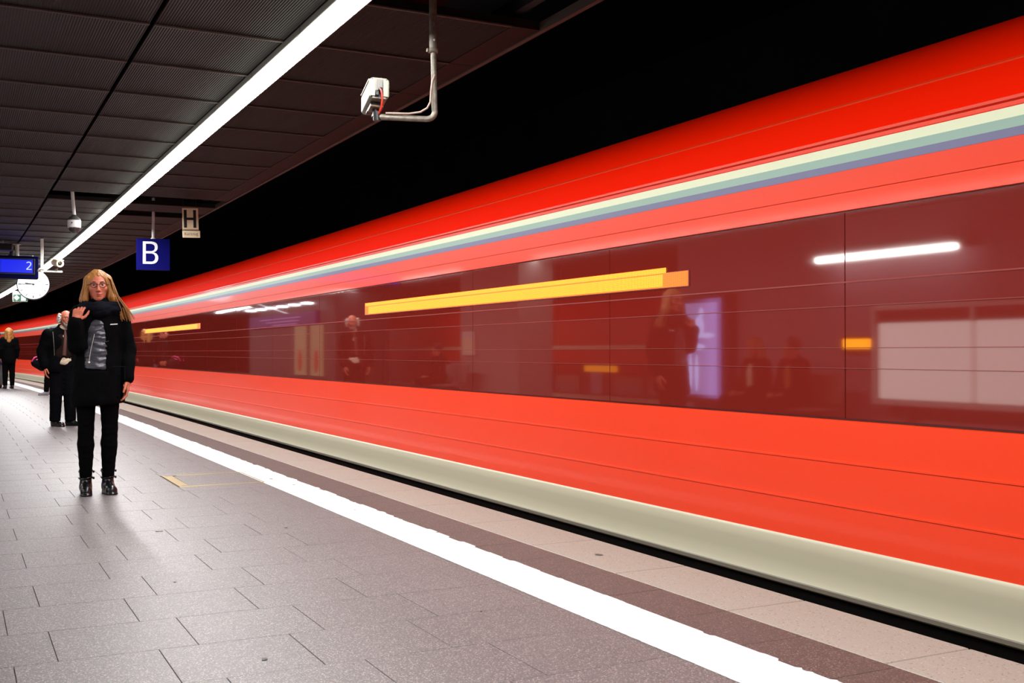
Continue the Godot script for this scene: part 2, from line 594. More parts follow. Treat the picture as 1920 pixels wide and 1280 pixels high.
func ceiling() -> void:
	var c := base("ceiling")
	struct(c)
	var cols := [[-5.3, -3.20], [-3.185, -1.085], [-1.07, 1.032], [1.062, 2.968]]
	var meshes := []
	var rows := []
	var t := 5.8 - 0.94 * 12
	while t < 14.0:
		rows.append([t, t + 0.935])
		t += 0.94
	rows.append([14.99, 15.78])
	t = 16.32
	while t < 74.0:
		rows.append([t, t + 0.935])
		t += 0.94
	var cache := {}
	var strip_cache := {}
	for rw in rows:
		var d: float = rw[1] - rw[0]
		var tm: float = (rw[0] + rw[1]) / 2
		for k in 4:
			if k == 3 and rw[0] < 5.7:
				continue
			var w: float = cols[k][1] - cols[k][0]
			var key := "%.2f %.2f" % [w, d]
			if not cache.has(key):
				cache[key] = panel_mesh(w, d)
			var o := node("ceiling_panel", cache[key], M.panel, c)
			o.position = Vector3((cols[k][0] + cols[k][1]) / 2 + bend(tm), CEIL, -tm)
			o.rotation.y = -atan((bend(tm + 0.1) - bend(tm - 0.1)) / 0.2)
			var sk := "%.2f" % w
			if not strip_cache.has(sk):
				var ss := stb()
				box(ss, Transform3D(), Vector3(w, 0.014, 0.016), 0.004)
				ss.generate_normals()
				strip_cache[sk] = ss.commit()
			var js := node("joint_strip", strip_cache[sk], M.strip, c)
			js.position = Vector3(o.position.x, CEIL - 0.004, -rw[0])
			js.rotation.y = o.rotation.y
		if rw[0] > 5.7:      # smooth margin strip along the platform edge
			var st := stb()
			slab(st, rw[0], rw[1], 2.97, 3.15, CEIL - 0.003, CEIL + 0.05)
			node("margin_panel", st, M.margin, c)
	# panels left of the light line fill the gaps of the openings
	for q in [[14.2, 14.98], [15.79, 16.31]]:
		for k in 3:
			var w: float = cols[k][1] - cols[k][0]
			var o := node("ceiling_panel", panel_mesh(w, q[1] - q[0]), M.panel, c)
			o.position = Vector3((cols[k][0] + cols[k][1]) / 2, CEIL, -(q[0] + q[1]) / 2)
	var st2 := stb()
	slab(st2, 15.79, 16.31, 1.062, 1.95, CEIL, CEIL + 0.05)
	node("ceiling_panel", st2, M.panel, c)
	# carriers above the panels
	for x in [-3.19, -1.08, 1.047, 3.02]:
		var st := stb()
		slab(st, -6, 74, x - 0.03, x + 0.03, CEIL + 0.09, CEIL + 0.17)
		node("carrier_beam", st, M.dark, c)
	for t2 in [0.3, 2.6, 4.2, 5.72, 14.6, 16.05, 20.0, 26.0, 32.0]:
		var st := stb()
		slab(st, t2, t2 + 0.08, -5.3, 3.1, CEIL + 0.18, CEIL + 0.26)
		node("carrier_beam", st, M.dark, c)
	var st3 := stb()
	slab(st3, -6, 74, PLAT_L, 3.16, 3.62, 3.9)
	node("concrete_soffit", st3, M.dark, c)
	st3 = stb()
	slab(st3, -6, 74, 3.152, 3.185, CEIL - 0.012, CEIL + 0.045)
	struct(node("trim_1", st3, M.rail))

# ---------------------------------------------------------------- train
func train() -> void:
	var T0 := -6.5
	var T1 := 66.0
	var o := base("train")
	tag(o, "long red regional train with a dark window band and a cream, green and blue stripe", "train")
	var X := TRAIN_X
	var st := stb()
	side(st, [Vector2(X, 0.190), Vector2(X, 0.371)], T0, T1)
	side(st, [Vector2(X, 0.371), Vector2(X - 0.004, 0.374), Vector2(X - 0.004, 0.382), Vector2(X, 0.385), Vector2(X, 0.575), Vector2(X - 0.004, 0.578), Vector2(X - 0.004, 0.587), Vector2(X, 0.590), Vector2(X, 0.778), Vector2(X + 0.012, 0.781)], T0, T1)
	node("lower_side", st, M.red, o)
	st = stb()
	side(st, [Vector2(X + 0.012, 1.761), Vector2(X, 1.764), Vector2(X, 1.847), Vector2(X - 0.005, 1.850), Vector2(X - 0.005, 1.950)], T0, T1)
	node("upper_side", st, M.red, o)
	var k := 0
	for q in [["stripe_blue", 1.9503, 1.9864, M.blue], ["stripe_green", 1.9864, 2.0268, M.teal], ["stripe_cream", 2.0268, 2.0693, M.cream]]:
		st = stb()
		side(st, [Vector2(X - 0.006, q[1]), Vector2(X - 0.006, q[2])], T0, T1)
		node(q[0], st, q[3], o)
	st = stb()
	side(st, [Vector2(X - 0.006, 2.069), Vector2(X + 0.004, 2.076), Vector2(X + 0.004, 2.095), Vector2(X - 0.01, 2.099), Vector2(X - 0.01, 2.112), Vector2(X + 0.002, 2.116)], T0, T1)
	node("rain_gutter", st, M.red, o)
	st = stb()
	side(st, [Vector2(X + 0.002, 2.116), Vector2(X + 0.006, 2.184), Vector2(X + 0.018, 2.248), Vector2(X + 0.042, 2.312), Vector2(X + 0.080, 2.370), Vector2(X + 0.130, 2.423), Vector2(X + 0.190, 2.469), Vector2(X + 0.260, 2.507)], T0, T1, true)
	node("roof_shoulder", st, M.roof_red, o)
	st = stb()
	side(st, [Vector2(X + 0.260, 2.507), Vector2(X + 0.360, 2.545), Vector2(X + 0.600, 2.620), Vector2(X + 1.000, 2.673), Vector2(X + 1.450, 2.684), Vector2(X + 2.200, 2.631), Vector2(X + 2.700, 2.482), Vector2(X + 2.880, 2.120), Vector2(X + 2.900, -0.229)], T0, T1, true)
	node("roof", st, M.roof_grey, o)
	st = stb()
	side(st, [Vector2(X + 0.022, 2.259), Vector2(X + 0.02, 2.264), Vector2(X + 0.026, 2.272), Vector2(X + 0.034, 2.276)], T0, T1)
	node("roof_bead", st, M.red, o)
	st = stb()
	side(st, [Vector2(X - 0.005, -0.032), Vector2(X + 0.004, -0.005), Vector2(X + 0.003, 0.058), Vector2(X - 0.004, 0.122), Vector2(X - 0.008, 0.173), Vector2(X - 0.003, 0.189), Vector2(X, 0.190)], T0, T1, true)
	node("skirt", st, M.skirt, o)
	st = stb()
	side(st, [Vector2(X + 0.3, -0.090), Vector2(X - 0.004, -0.063), Vector2(X - 0.009, -0.056), Vector2(X - 0.009, -0.037), Vector2(X - 0.004, -0.031)], T0, T1)
	node("skirt_edge", st, M.skirt_edge, o)
	st = stb()
	slab(st, T0, T1, X + 0.12, X + 2.8, -1.15, -0.11)
	node("underframe", st, M.black, o)
	for e in [T0, T1]:
		st = stb()
		slab(st, e - 0.02, e + 0.02, X + 0.01, X + 2.88, -0.02, 2.3)
		node("end_wall", st, M.red, o)
	# seal behind the panes, then the panes one by one
	st = stb()
	side(st, [Vector2(X + 0.012, 0.781), Vector2(X + 0.012, 1.761)], T0, T1)
	node("window_seal", st, M.seal, o)
	var t := T0 + 0.05
	var w := 2.06
	while t < T1 - 1.0:
		st = stb()
		var te := minf(t + w, T1 - 0.05) - 0.003
		pane(st, t, te, X, 0.790, 1.755, 0.002)
		node("window_pane", st, M.glass, o)
		t += w
	for q in [[1.424, 0.007], [1.313, 0.004], [1.119, 0.003], [1.023, 0.003]]:
		st = stb()
		side(st, [Vector2(X - 0.0005, q[0]), Vector2(X - 0.003, q[0]), Vector2(X - 0.003, q[0] + q[1]), Vector2(X - 0.0005, q[0] + q[1])], T0, T1)
		node("transom", st, M.transom, o)
	# amber display strips in the windows
	var led := led_material()
	var led_edge := led_material(true)
	var nm := 0
	for q in [[5.07, 10.54, 1.478, 1.564, 1.0], [18.81, 24.45, 1.499, 1.589, 1.0], [38.26, 44.11, 1.499, 1.589, 1.0], [57.39, 63.77, 1.499, 1.589, 1.0]]:
		var d := Node3D.new()
		d.name = "display"
		o.add_child(d, true)
		st = stb()
		led_strip(st, q[0] + 0.25, q[1] - 0.1, X - 0.004, q[2] + 0.0072, q[3] - 0.0072)
		node("led_rows", st, led, d)
		st = stb()
		led_strip(st, q[0], q[1], X - 0.004, q[2], q[2] + 0.0072)
		led_strip(st, q[0], q[1], X - 0.004, q[3] - 0.0072, q[3])
		led_strip(st, q[0], q[0] + 0.25, X - 0.004, q[2] + 0.0072, q[3] - 0.0072)
		led_strip(st, q[1] - 0.1, q[1], X - 0.004, q[2] + 0.0072, q[3] - 0.0072)
		node("led_edge_rows", st, led_edge, d)
		if nm == 0:
			st = stb()
			led_strip(st, 5.288, 10.54, X - 0.004, 1.564, 1.595)
			node("led_rows", st, led, d)
		st = stb()
		slab(st, q[0] - 0.01, q[1] + 0.01, X - 0.0035, X - 0.0005, q[2] - 0.006, q[3] + 0.004)
		node("display_case", st, M.seal, d)
		nm += 1

func led_strip(st: SurfaceTool, t0: float, t1: float, x: float, y0: float, y1: float) -> void:
	var n := int(ceil((t1 - t0) / 1.0))
	st.set_smooth_group(-1)
	for i in n:
		var a := t0 + (t1 - t0) * i / n
		var b := t0 + (t1 - t0) * (i + 1) / n
		quad_uv(st, [P(b, x, y0), P(a, x, y0), P(a, x, y1), P(b, x, y1)], [Vector2(b / 0.1, 1), Vector2(a / 0.1, 1), Vector2(a / 0.1, 1.0 - (y1 - y0) / 0.1), Vector2(b / 0.1, 1.0 - (y1 - y0) / 0.1)])

func led_material(edge := false) -> StandardMaterial3D:
	# 14 x 14 round diodes per 10 cm
	var n := 14
	var px := 12
	var im := Image.create(n * px, n * px, false, Image.FORMAT_RGB8)
	for y in n * px:
		for x in n * px:
			var d := Vector2(x % px - 5.5, y % px - 5.5).length()
			var v := clampf((5.6 - d) / 1.6, 0.0, 1.0)
			if edge:
				im.set_pixel(x, y, Color(1.0, 0.55, 0.03).lerp(Color(0.85, 0.22, 0.0), 1.0 - v))
				continue
			im.set_pixel(x, y, Color(1.0, 0.74, 0.10).lerp(Color(0.98, 0.45, 0.0), 1.0 - v))
	var m := mat(Color(0.1, 0.04, 0.01), 0.4)
	m.emission_enabled = true
	m.emission = Color(0, 0, 0)
	m.emission_operator = BaseMaterial3D.EMISSION_OP_ADD
	m.emission_texture = ImageTexture.create_from_image(im)
	m.emission_energy_multiplier = 1.9
	return m

func pane(st: SurfaceTool, t0: float, t1: float, x: float, y0: float, y1: float, b: float) -> void:
	var a := [P(t0 + b, x, y0 + b), P(t1 - b, x, y0 + b), P(t1 - b, x, y1 - b), P(t0 + b, x, y1 - b)]
	var c := [P(t0, x + 0.008, y0), P(t1, x + 0.008, y0), P(t1, x + 0.008, y1), P(t0, x + 0.008, y1)]
	quad(st, a[1], a[0], a[3], a[2])
	for i in 4:
		var j := (i + 1) % 4
		quad(st, a[i], a[j], c[j], c[i])

# ---------------------------------------------------------------- signs, cameras and clock under the ceiling
func letters(called: String, text: String, font_name: String, weight: int, height: float, m: Material, parent: Node, where: Transform3D, depth := 0.006) -> MeshInstance3D:
	var tm := TextMesh.new()
	var f := SystemFont.new()
	f.font_names = PackedStringArray([font_name])
	f.font_weight = weight
	tm.font = f
	tm.text = text
	tm.font_size = 64
	tm.pixel_size = 0.01
	tm.depth = depth
	var o := MeshInstance3D.new()
	o.name = called
	o.mesh = tm
	o.material_override = m
	var bb := tm.get_aabb()
	var k := height / maxf(bb.size.y, 0.001)
	tm.pixel_size = 0.01 * k
	bb = tm.get_aabb()
	o.transform = where * Transform3D(Basis(), Vector3(-bb.get_center().x, -bb.get_center().y, 0))
	parent.add_child(o, true)
	return o

func fittings() -> void:
	cctv_on_pole()
	dome_camera()
	# ----- blue sector sign B
	var o := base("sector_sign", Vector3(2.508, 2.475, -16.02), deg_to_rad(-9))
	tag(o, "square blue platform sign with a white letter B hanging from a pale pole", "sign")
	var st := stb()
	box(st, Transform3D(), Vector3(0.45, 0.44, 0.09), 0.004)
	node("sign_board", st, M.sign_blue, o)
	letters("letter", "B", "Droid Sans", 400, 0.315, M.sign_white, o, Transform3D(Basis(), Vector3(-0.035, 0.022, 0.047)))
	st = stb()
	tube(st, [Vector3(0, 0.225, 0), Vector3(0, 0.80, 0)], [0.021], 14)
	node("pole", st, M.white_metal, o)
	st = stb()
	lathe(st, Transform3D(Basis(), Vector3(0, 0.218, 0)), [Vector2(0.036, 0), Vector2(0.036, 0.014), Vector2(0.022, 0.02), Vector2(0.022, 0.03)], 18)
	node("collar", st, M.white_metal, o)
	# ----- H stop board with its lower plate
	o = base("stop_sign", Vector3(2.683, 2.795, -14.24), deg_to_rad(-4))
	o.rotation.z = deg_to_rad(1.6)
	tag(o, "cream stop board with a black letter H above a small Kurzzug plate, hung on wires", "sign")
	st = stb()
	box(st, Transform3D(), Vector3(0.196, 0.282, 0.022), 0.003)
	node("sign_board", st, M.sign_cream, o)
	st = stb()
	box(st, Transform3D(Basis(), Vector3(-0.063, 0, 0.012)), Vector3(0.036, 0.226, 0.004), 0.001)
	box(st, Transform3D(Basis(), Vector3(0.052, 0, 0.012)), Vector3(0.036, 0.226, 0.004), 0.001)
	box(st, Transform3D(Basis(), Vector3(-0.0055, 0.0, 0.012)), Vector3(0.08, 0.031, 0.004), 0.001)
	node("letter", st, M.ink, o)
	for s in [-1.0, 1.0]:
		st = stb()
		box(st, Transform3D(Basis(), Vector3(0, s * 0.137, 0.002)), Vector3(0.2, 0.01, 0.026), 0.002)
		node("frame_edge", st, M.brass, o)
		st = stb()
		tube(st, [Vector3(s * 0.08 - 0.005, 0.14, 0), Vector3(s * 0.08 - 0.005, 0.40, 0.0)], [0.0035], 6)
		node("wire", st, M.black, o)
		st = stb()
		tube(st, [Vector3(s * 0.10, -0.01, 0.0), Vector3(s * 0.106, -0.01, 0.0)], [0.006], 8)
		node("bolt", st, M.steel, o)
	var pl := Node3D.new()
	pl.name = "lower_plate"
	pl.position = Vector3(0.007, -0.195, 0)
	o.add_child(pl, true)
	st = stb()
	box(st, Transform3D(), Vector3(0.215, 0.088, 0.018), 0.003)
	node("plate", st, M.sign_cream, pl)
	letters("lettering", "Kurzzug", "Droid Sans", 400, 0.046, M.ink, pl, Transform3D(Basis(), Vector3(0, -0.002, 0.0095)), 0.002)
	for s in [-1.0, 1.0]:
		st = stb()
		box(st, Transform3D(Basis(), Vector3(s * 0.06, -0.147, -0.004)), Vector3(0.014, 0.02, 0.008), 0.001)
		node("link", st, M.black, o)
	# ----- platform display 2
	o = base("platform_display", Vector3(0.22, 2.625, -21.6), 0.0)
	tag(o, "dark blue hanging platform display with a lit blue screen and number 2", "display")
	st = stb()
	box(st, Transform3D(), Vector3(2.30, 0.405, 0.26), 0.008)
	node("casing", st, mat(Color(0.02, 0.025, 0.20), 0.6, 0.0, 0.12), o)
	st = stb()
	for q in [[0, 0.150, 2.16, 0.02], [0, -0.118, 2.16, 0.02]]:
		box(st, Transform3D(Basis(), Vector3(q[0], q[1], 0.132)), Vector3(q[2], q[3], 0.02), 0.003)
	for s in [-1.0, 1.0]:
		box(st, Transform3D(Basis(), Vector3(s * 1.08, 0.016, 0.132)), Vector3(0.02, 0.285, 0.02), 0.003)
	node("screen_frame", st, mat(Color(0.02, 0.02, 0.05), 0.5), o)
	for k in 4:
		st = stb()
		box(st, Transform3D(Basis(), Vector3(-0.7935 + k * 0.529, 0.0175, 0.128)), Vector3(0.525, 0.235, 0.012), 0.001)
		node("screen", st, glow(Color(0.03, 0.14, 1.0), 0.85), o)
	area_light("screen_light", Vector3(0, 0.0175, 0.15), Vector2(2.1, 0.235), Vector3.BACK, Color(0.1, 0.25, 1.0), 0.10, o)
	letters("numeral", "2", "Droid Sans", 400, 0.145, glow(Color(0.85, 0.9, 1.0), 1.0), o, Transform3D(Basis(), Vector3(0.99, 0.03, 0.136)), 0.003)
	st = stb()
	box(st, Transform3D(Basis(), Vector3(0.385, 0.035, 0.136)), Vector3(0.05, 0.035, 0.003), 0.001)
	node("screen_mark", st, glow(Color(0.85, 0.9, 1.0), 1.0), o)
	for x in [0.80, -0.75]:
		st = stb()
		tube(st, [Vector3(x, 0.2, 0), Vector3(x, 0.43, 0)], [0.036], 14)
		node("pole", st, M.white_metal, o)
		st = stb()
		box(st, Transform3D(Basis(), Vector3(x - 0.05, 0.425, 0)), Vector3(0.24, 0.02, 0.2), 0.004)
		node("mounting_plate", st, M.steel, o)
		st = stb()
		tube(st, [Vector3(x - 0.09, 0.2, -0.02), Vector3(x - 0.09, 0.43, -0.02)], [0.03], 10)
		node("conduit", st, M.black, o)
	st = stb()
	lathe(st, Transform3D(Basis(), Vector3(1.05, 0.2, 0.06)), [Vector2(0.02, 0), Vector2(0.02, 0.02), Vector2(0, 0.028)], 10)
	node("eye_bolt", st, M.white_metal, o)
	# ----- small loudspeaker box under the ceiling, by the display
	o = base("loudspeaker", Vector3(0.77, 2.93, -21.0))
	tag(o, "small dark loudspeaker box under the ceiling above the platform display", "loudspeaker")
	st = stb()
	box(st, Transform3D(), Vector3(0.30, 0.12, 0.16), 0.012)
	node("case", st, M.black, o)
	st = stb()
	box(st, Transform3D(Basis(), Vector3(0, 0, 0.082)), Vector3(0.26, 0.085, 0.01), 0.003)
	node("front_grille", st, M.dark, o)
	st = stb()
	tube(st, [Vector3(0, 0.06, 0), Vector3(0, 0.14, 0)], [0.012], 8)
	node("bracket", st, M.steel, o)
	# ----- hanging pole with arm, and the small camera on it
	o = base("camera_pole", Vector3(1.355, 2.5, -20.43))
	tag(o, "pale square hanging pole with a short side arm beside the platform display", "pole")
	st = stb()
	box(st, Transform3D(Basis(), Vector3(0, 0.285, 0)), Vector3(0.05, 0.56, 0.05), 0.004)
	node("post", st, M.white_metal, o)
	st = stb()
	box(st, Transform3D(Basis(), Vector3(0.15, -0.01, 0.05)), Vector3(0.35, 0.03, 0.05), 0.004)
	node("side_arm", st, M.white_metal, o)
	st = stb()
	box(st, Transform3D(Basis(), Vector3(-0.02, 0.0, 0.01)), Vector3(0.11, 0.04, 0.11), 0.006)
	node("bracket", st, M.steel, o)
	o = base("camera", Vector3(1.60, 2.635, -20.36), deg_to_rad(16))
	tag(o, "small round-nosed surveillance camera on the arm of the hanging pole, beside the display", "camera")
	st = stb()
	var tilt := Transform3D(Basis(Vector3.RIGHT, deg_to_rad(90 + 8)), Vector3.ZERO)
	lathe(st, tilt, [Vector2(0, -0.17), Vector2(0.05, -0.165), Vector2(0.056, -0.15), Vector2(0.056, 0.09), Vector2(0.064, 0.10), Vector2(0.064, 0.12), Vector2(0.04, 0.122), Vector2(0.036, 0.10)], 22)
	node("housing", st, M.sign_cream, o)
	st = stb()
	lathe(st, tilt, [Vector2(0.037, 0.10), Vector2(0.02, 0.112), Vector2(0, 0.115)], 16)
	node("lens", st, M.ink, o)
	st = stb()
	box(st, Transform3D(Basis(Vector3.RIGHT, deg_to_rad(8)), Vector3(0, 0.062, -0.01)), Vector3(0.12, 0.012, 0.30), 0.004)
	node("sun_shield", st, M.sign_cream, o)
	st = stb()
	tube(st, [Vector3(0, -0.05, 0), Vector3(0, -0.085, 0.0), Vector3(-0.03, -0.125, 0.0)], [0.02, 0.016, 0.024], 10)
	node("swivel", st, M.steel, o)
	# ----- station clock
	o = base("station_clock", Vector3(1.63, 2.645, -27.2), deg_to_rad(-5))
	tag(o, "round glowing white station clock hanging behind the platform display", "clock")
	var face := Transform3D(Basis(Vector3.RIGHT, deg_to_rad(90)), Vector3.ZERO)
	st = stb()
	lathe(st, face, [Vector2(0, -0.09), Vector2(0.345, -0.09), Vector2(0.352, -0.08), Vector2(0.352, 0.085), Vector2(0.345, 0.095), Vector2(0.333, 0.095), Vector2(0.333, 0.08)], 40)
	node("case", st, M.black, o)
	var dial := glow(Color(0.93, 0.95, 1.0), 2.2)
	for s in [1.0, -1.0]:
		st = stb()
		lathe(st, face, [Vector2(0.334, 0.078 * s), Vector2(0, 0.082 * s)] if s > 0 else [Vector2(0, -0.092), Vector2(0.33, -0.092), Vector2(0.33, -0.09)], 40)
		node("dial", st, dial, o)
	area_light("dial_light", Vector3(0, 0, 0.1), Vector2(0.58, 0.58), Vector3.BACK, Color(0.93, 0.95, 1.0), 0.35, o)
	area_light("dial_light", Vector3(0, 0, -0.1), Vector2(0.58, 0.58), Vector3.FORWARD, Color(0.93, 0.95, 1.0), 0.35, o)
	for k in 12:
		st = stb()
		box(st, Transform3D(Basis(Vector3.BACK, TAU * k / 12.0), Vector3.ZERO) * Transform3D(Basis(), Vector3(0, 0.285, 0.085)), Vector3(0.022 if k % 3 == 0 else 0.014, 0.06, 0.004), 0.001)
		node("hour_mark", st, mat(Color(0.12, 0.12, 0.16), 0.5), o)
	st = stb()
	box(st, Transform3D(Basis(Vector3.BACK, deg_to_rad(82)), Vector3.ZERO) * Transform3D(Basis(), Vector3(0, 0.075, 0.09)), Vector3(0.024, 0.20, 0.004), 0.001)
	lathe(st, Transform3D(Basis(Vector3.RIGHT, deg_to_rad(90)), Vector3(0, 0, 0.088)), [Vector2(0.026, 0), Vector2(0.026, 0.006), Vector2(0, 0.007)], 14)
	node("hour_hand", st, M.ink, o)
	st = stb()
	box(st, Transform3D(Basis(Vector3.BACK, deg_to_rad(90)), Vector3.ZERO) * Transform3D(Basis(), Vector3(0, 0.115, 0.096)), Vector3(0.014, 0.29, 0.004), 0.001)
	node("minute_hand", st, M.ink, o)
	st = stb()
	tube(st, [Vector3(0, 0.34, 0), Vector3(0, 0.44, 0)], [0.025], 12)
	node("hanger", st, M.black, o)
	# ----- emergency exit sign
	o = base("exit_sign", Vector3(1.745, 2.74, -35.05), 0.0)
	tag(o, "small lit white and green exit sign hanging below and behind the clock", "sign")
	st = stb()
	box(st, Transform3D(), Vector3(0.40, 0.33, 0.09), 0.006)
	node("case", st, M.white_metal, o)
	st = stb()
	box(st, Transform3D(Basis(), Vector3(0, -0.055, 0.046)), Vector3(0.385, 0.20, 0.006), 0.001)
	node("lit_panel", st, glow(Color(0.15, 0.62, 0.40), 0.5), o)
	st = stb()
	box(st, Transform3D(Basis(Vector3.BACK, deg_to_rad(45)), Vector3(-0.095, -0.05, 0.05)), Vector3(0.115, 0.115, 0.004), 0.001)
	node("lit_arrow", st, glow(Color(0.95, 1.0, 0.97), 1.1), o)
	st = stb()
	box(st, Transform3D(Basis(), Vector3(0.085, -0.055, 0.05)), Vector3(0.13, 0.165, 0.004), 0.001)
	node("lit_door", st, glow(Color(0.95, 1.0, 0.97), 1.1), o)
	area_light("exit_light", Vector3(0, -0.05, 0.07), Vector2(0.36, 0.2), Vector3.BACK, Color(0.7, 1.0, 0.85), 0.12, o)
	for s in [-1.0, 1.0]:
		st = stb()
		tube(st, [Vector3(s * 0.15, 0.16, 0), Vector3(s * 0.15, 0.33, 0)], [0.006], 6)
		node("hanger", st, M.steel, o)

func cctv_on_pole() -> void:
	var pole := base("camera_pole", Vector3(2.35, 2.38, -5.54))
	tag(pole, "long bent grey pipe hanging from the open ceiling to carry the boxy camera", "pole")
	var st := stb()
	tube(st, [Vector3(-0.005, 0.38, 0), Vector3(-0.01, 1.225, 0)], [0.0215], 14)
	node("upper_pipe", st, M.steel, pole)
	st = stb()
	var pts := [Vector3(-0.003, 0.40, 0), Vector3(0.004, 0.05, 0)]
	for k in 7:
		var a := PI / 2 * k / 6.0
		pts.append(Vector3(0.006, 0.045, 0) + Vector3(-0.045 * (1 - cos(a)), -0.045 * sin(a), -0.012 * (1 - cos(a))))
	pts.append(Vector3(-0.30, 0.002, -0.09))
	tube(st, pts, [0.0165], 14)
	node("bent_pipe", st, M.steel, pole)
	st = stb()
	lathe(st, Transform3D(Basis(), Vector3(-0.004, 0.366, 0)), [Vector2(0.017, 0), Vector2(0.027, 0.001), Vector2(0.027, 0.022), Vector2(0.022, 0.024)], 18)
	box(st, Transform3D(Basis(), Vector3(-0.033, 0.377, 0.0)), Vector3(0.02, 0.02, 0.014), 0.002)
	node("clamp", st, M.steel, pole)
	st = stb()
	lathe(st, Transform3D(Basis(Vector3.RIGHT, PI / 2), Vector3(-0.007, 0.432, 0.02)), [Vector2(0.006, 0), Vector2(0.006, 0.004), Vector2(0, 0.005)], 10)
	node("screw", st, M.white_metal, pole)
	st = stb()
	tube(st, [Vector3(-0.002, 0.24, 0.018), Vector3(-0.018, 0.205, 0.02), Vector3(-0.026, 0.14, 0.02), Vector3(-0.028, 0.09, 0.018), Vector3(-0.045, 0.055, 0.012), Vector3(-0.08, 0.032, 0.0), Vector3(-0.14, 0.021, -0.02), Vector3(-0.26, 0.02, -0.06)], [0.006], 8)
	node("cable", st, mat(Color(0.55, 0.45, 0.40), 0.5), pole)
	st = stb()
	tube(st, [Vector3(-0.298, -0.02, -0.09), Vector3(-0.298, 0.03, -0.09)], [0.021], 14)
	node("pipe_cap", st, M.black, pole)
	# camera: a long box tilted nose-down, its rear plate towards us
	var o := base("camera", Vector3(2.062, 2.535, -5.63))
	o.rotation = Vector3(deg_to_rad(-7), deg_to_rad(-10), deg_to_rad(-2))
	tag(o, "boxy white surveillance camera with a red cable on the bent pipe over the platform", "camera")
	st = stb()
	rounded_prism(st, 0.104, 0.112, 0.02, -0.27, 0.0)
	node("housing", st, mat(Color(0.50, 0.48, 0.41), 0.45), o)
	st = stb()
	rounded_prism(st, 0.108, 0.116, 0.021, -0.002, 0.014)
	node("rear_rim", st, mat(Color(0.45, 0.44, 0.37), 0.5), o)
	for s in [-1.0, 1.0]:
		st = stb()
		box(st, Transform3D(Basis(), Vector3(s * 0.0355, 0, 0.016)), Vector3(0.026, 0.094, 0.008), 0.003)
		node("rear_plate", st, mat(Color(0.50, 0.52, 0.45), 0.5), o)
		for sy in [-1.0, 1.0]:
			st = stb()
			lathe(st, Transform3D(Basis(Vector3.RIGHT, PI / 2), Vector3(s * 0.04, sy * 0.049, 0.013)), [Vector2(0.005, 0), Vector2(0.005, 0.004), Vector2(0, 0.005)], 10)
			node("screw", st, M.black, o)
	st = stb()
	box(st, Transform3D(Basis(), Vector3(0.002, 0.016, 0.016)), Vector3(0.034, 0.066, 0.014), 0.004)
	node("connector_cover", st, mat(Color(0.36, 0.35, 0.34), 0.5), o)
	st = stb()
	box(st, Transform3D(Basis(), Vector3(0.0, -0.032, 0.014)), Vector3(0.05, 0.04, 0.006), 0.002)
	box(st, Transform3D(Basis(), Vector3(-0.012, -0.035, 0.02)), Vector3(0.022, 0.026, 0.02), 0.004)
	lathe(st, Transform3D(Basis(Vector3.RIGHT, PI / 2), Vector3(0.004, -0.012, 0.02)), [Vector2(0.012, 0), Vector2(0.012, 0.014), Vector2(0, 0.015)], 14)
	node("gland", st, M.black, o)
	st = stb()
	var cab := [Vector3(0.004, -0.012, 0.03), Vector3(0.005, -0.02, 0.042), Vector3(0.010, -0.045, 0.047), Vector3(0.013, -0.075, 0.04), Vector3(0.012, -0.11, 0.025), Vector3(0.002, -0.14, 0.0), Vector3(-0.02, -0.155, -0.02)]
	tube(st, cab, [0.0058], 8)
	node("cable", st, M.cable_red, o)
	st = stb()
	box(st, Transform3D(Basis(), Vector3(0.0, -0.066, -0.13)), Vector3(0.07, 0.022, 0.16), 0.004)
	node("base_rail", st, M.black, o)
	st = stb()
	box(st, Transform3D(Basis(), Vector3(-0.002, -0.083, -0.085)), Vector3(0.072, 0.012, 0.10), 0.003)
	node("mounting_plate", st, mat(Color(0.45, 0.36, 0.25), 0.5), o)
	st = stb()
	tube(st, [Vector3(-0.002, -0.088, -0.08), Vector3(-0.004, -0.11, -0.075), Vector3(-0.009, -0.14, -0.068)], [0.022, 0.015, 0.018], 12)
	node("swivel", st, M.black, o)
	st = stb()
	box(st, Transform3D(Basis(), Vector3(0, 0.061, -0.16)), Vector3(0.106, 0.008, 0.26), 0.003)
	node("sun_shield", st, mat(Color(0.50, 0.48, 0.41), 0.45), o)

func rounded_prism(st: SurfaceTool, w: float, h: float, r: float, z0: float, z1: float) -> void:
	var ring := []
	for c in [[1, 1, 0], [-1, 1, 90], [-1, -1, 180], [1, -1, 270]]:
		for k in 5:
			var a := deg_to_rad(c[2] + 90.0 * k / 4)
			ring.append(Vector2(c[0] * (w / 2 - r) + cos(a) * r, c[1] * (h / 2 - r) + sin(a) * r))
	var n := ring.size()
	st.set_smooth_group(2)
	for k in n:
		var p: Vector2 = ring[k]
		var q: Vector2 = ring[(k + 1) % n]
		quad(st, Vector3(p.x, p.y, z1), Vector3(p.x, p.y, z0), Vector3(q.x, q.y, z0), Vector3(q.x, q.y, z1))
	st.set_smooth_group(-1)
	for k in range(1, n - 1):
		var a: Vector2 = ring[0]
		var b: Vector2 = ring[k]
		var c: Vector2 = ring[k + 1]
		tri(st, Vector3(a.x, a.y, z1), Vector3(b.x, b.y, z1), Vector3(c.x, c.y, z1))
		tri(st, Vector3(a.x, a.y, z0), Vector3(c.x, c.y, z0), Vector3(b.x, b.y, z0))

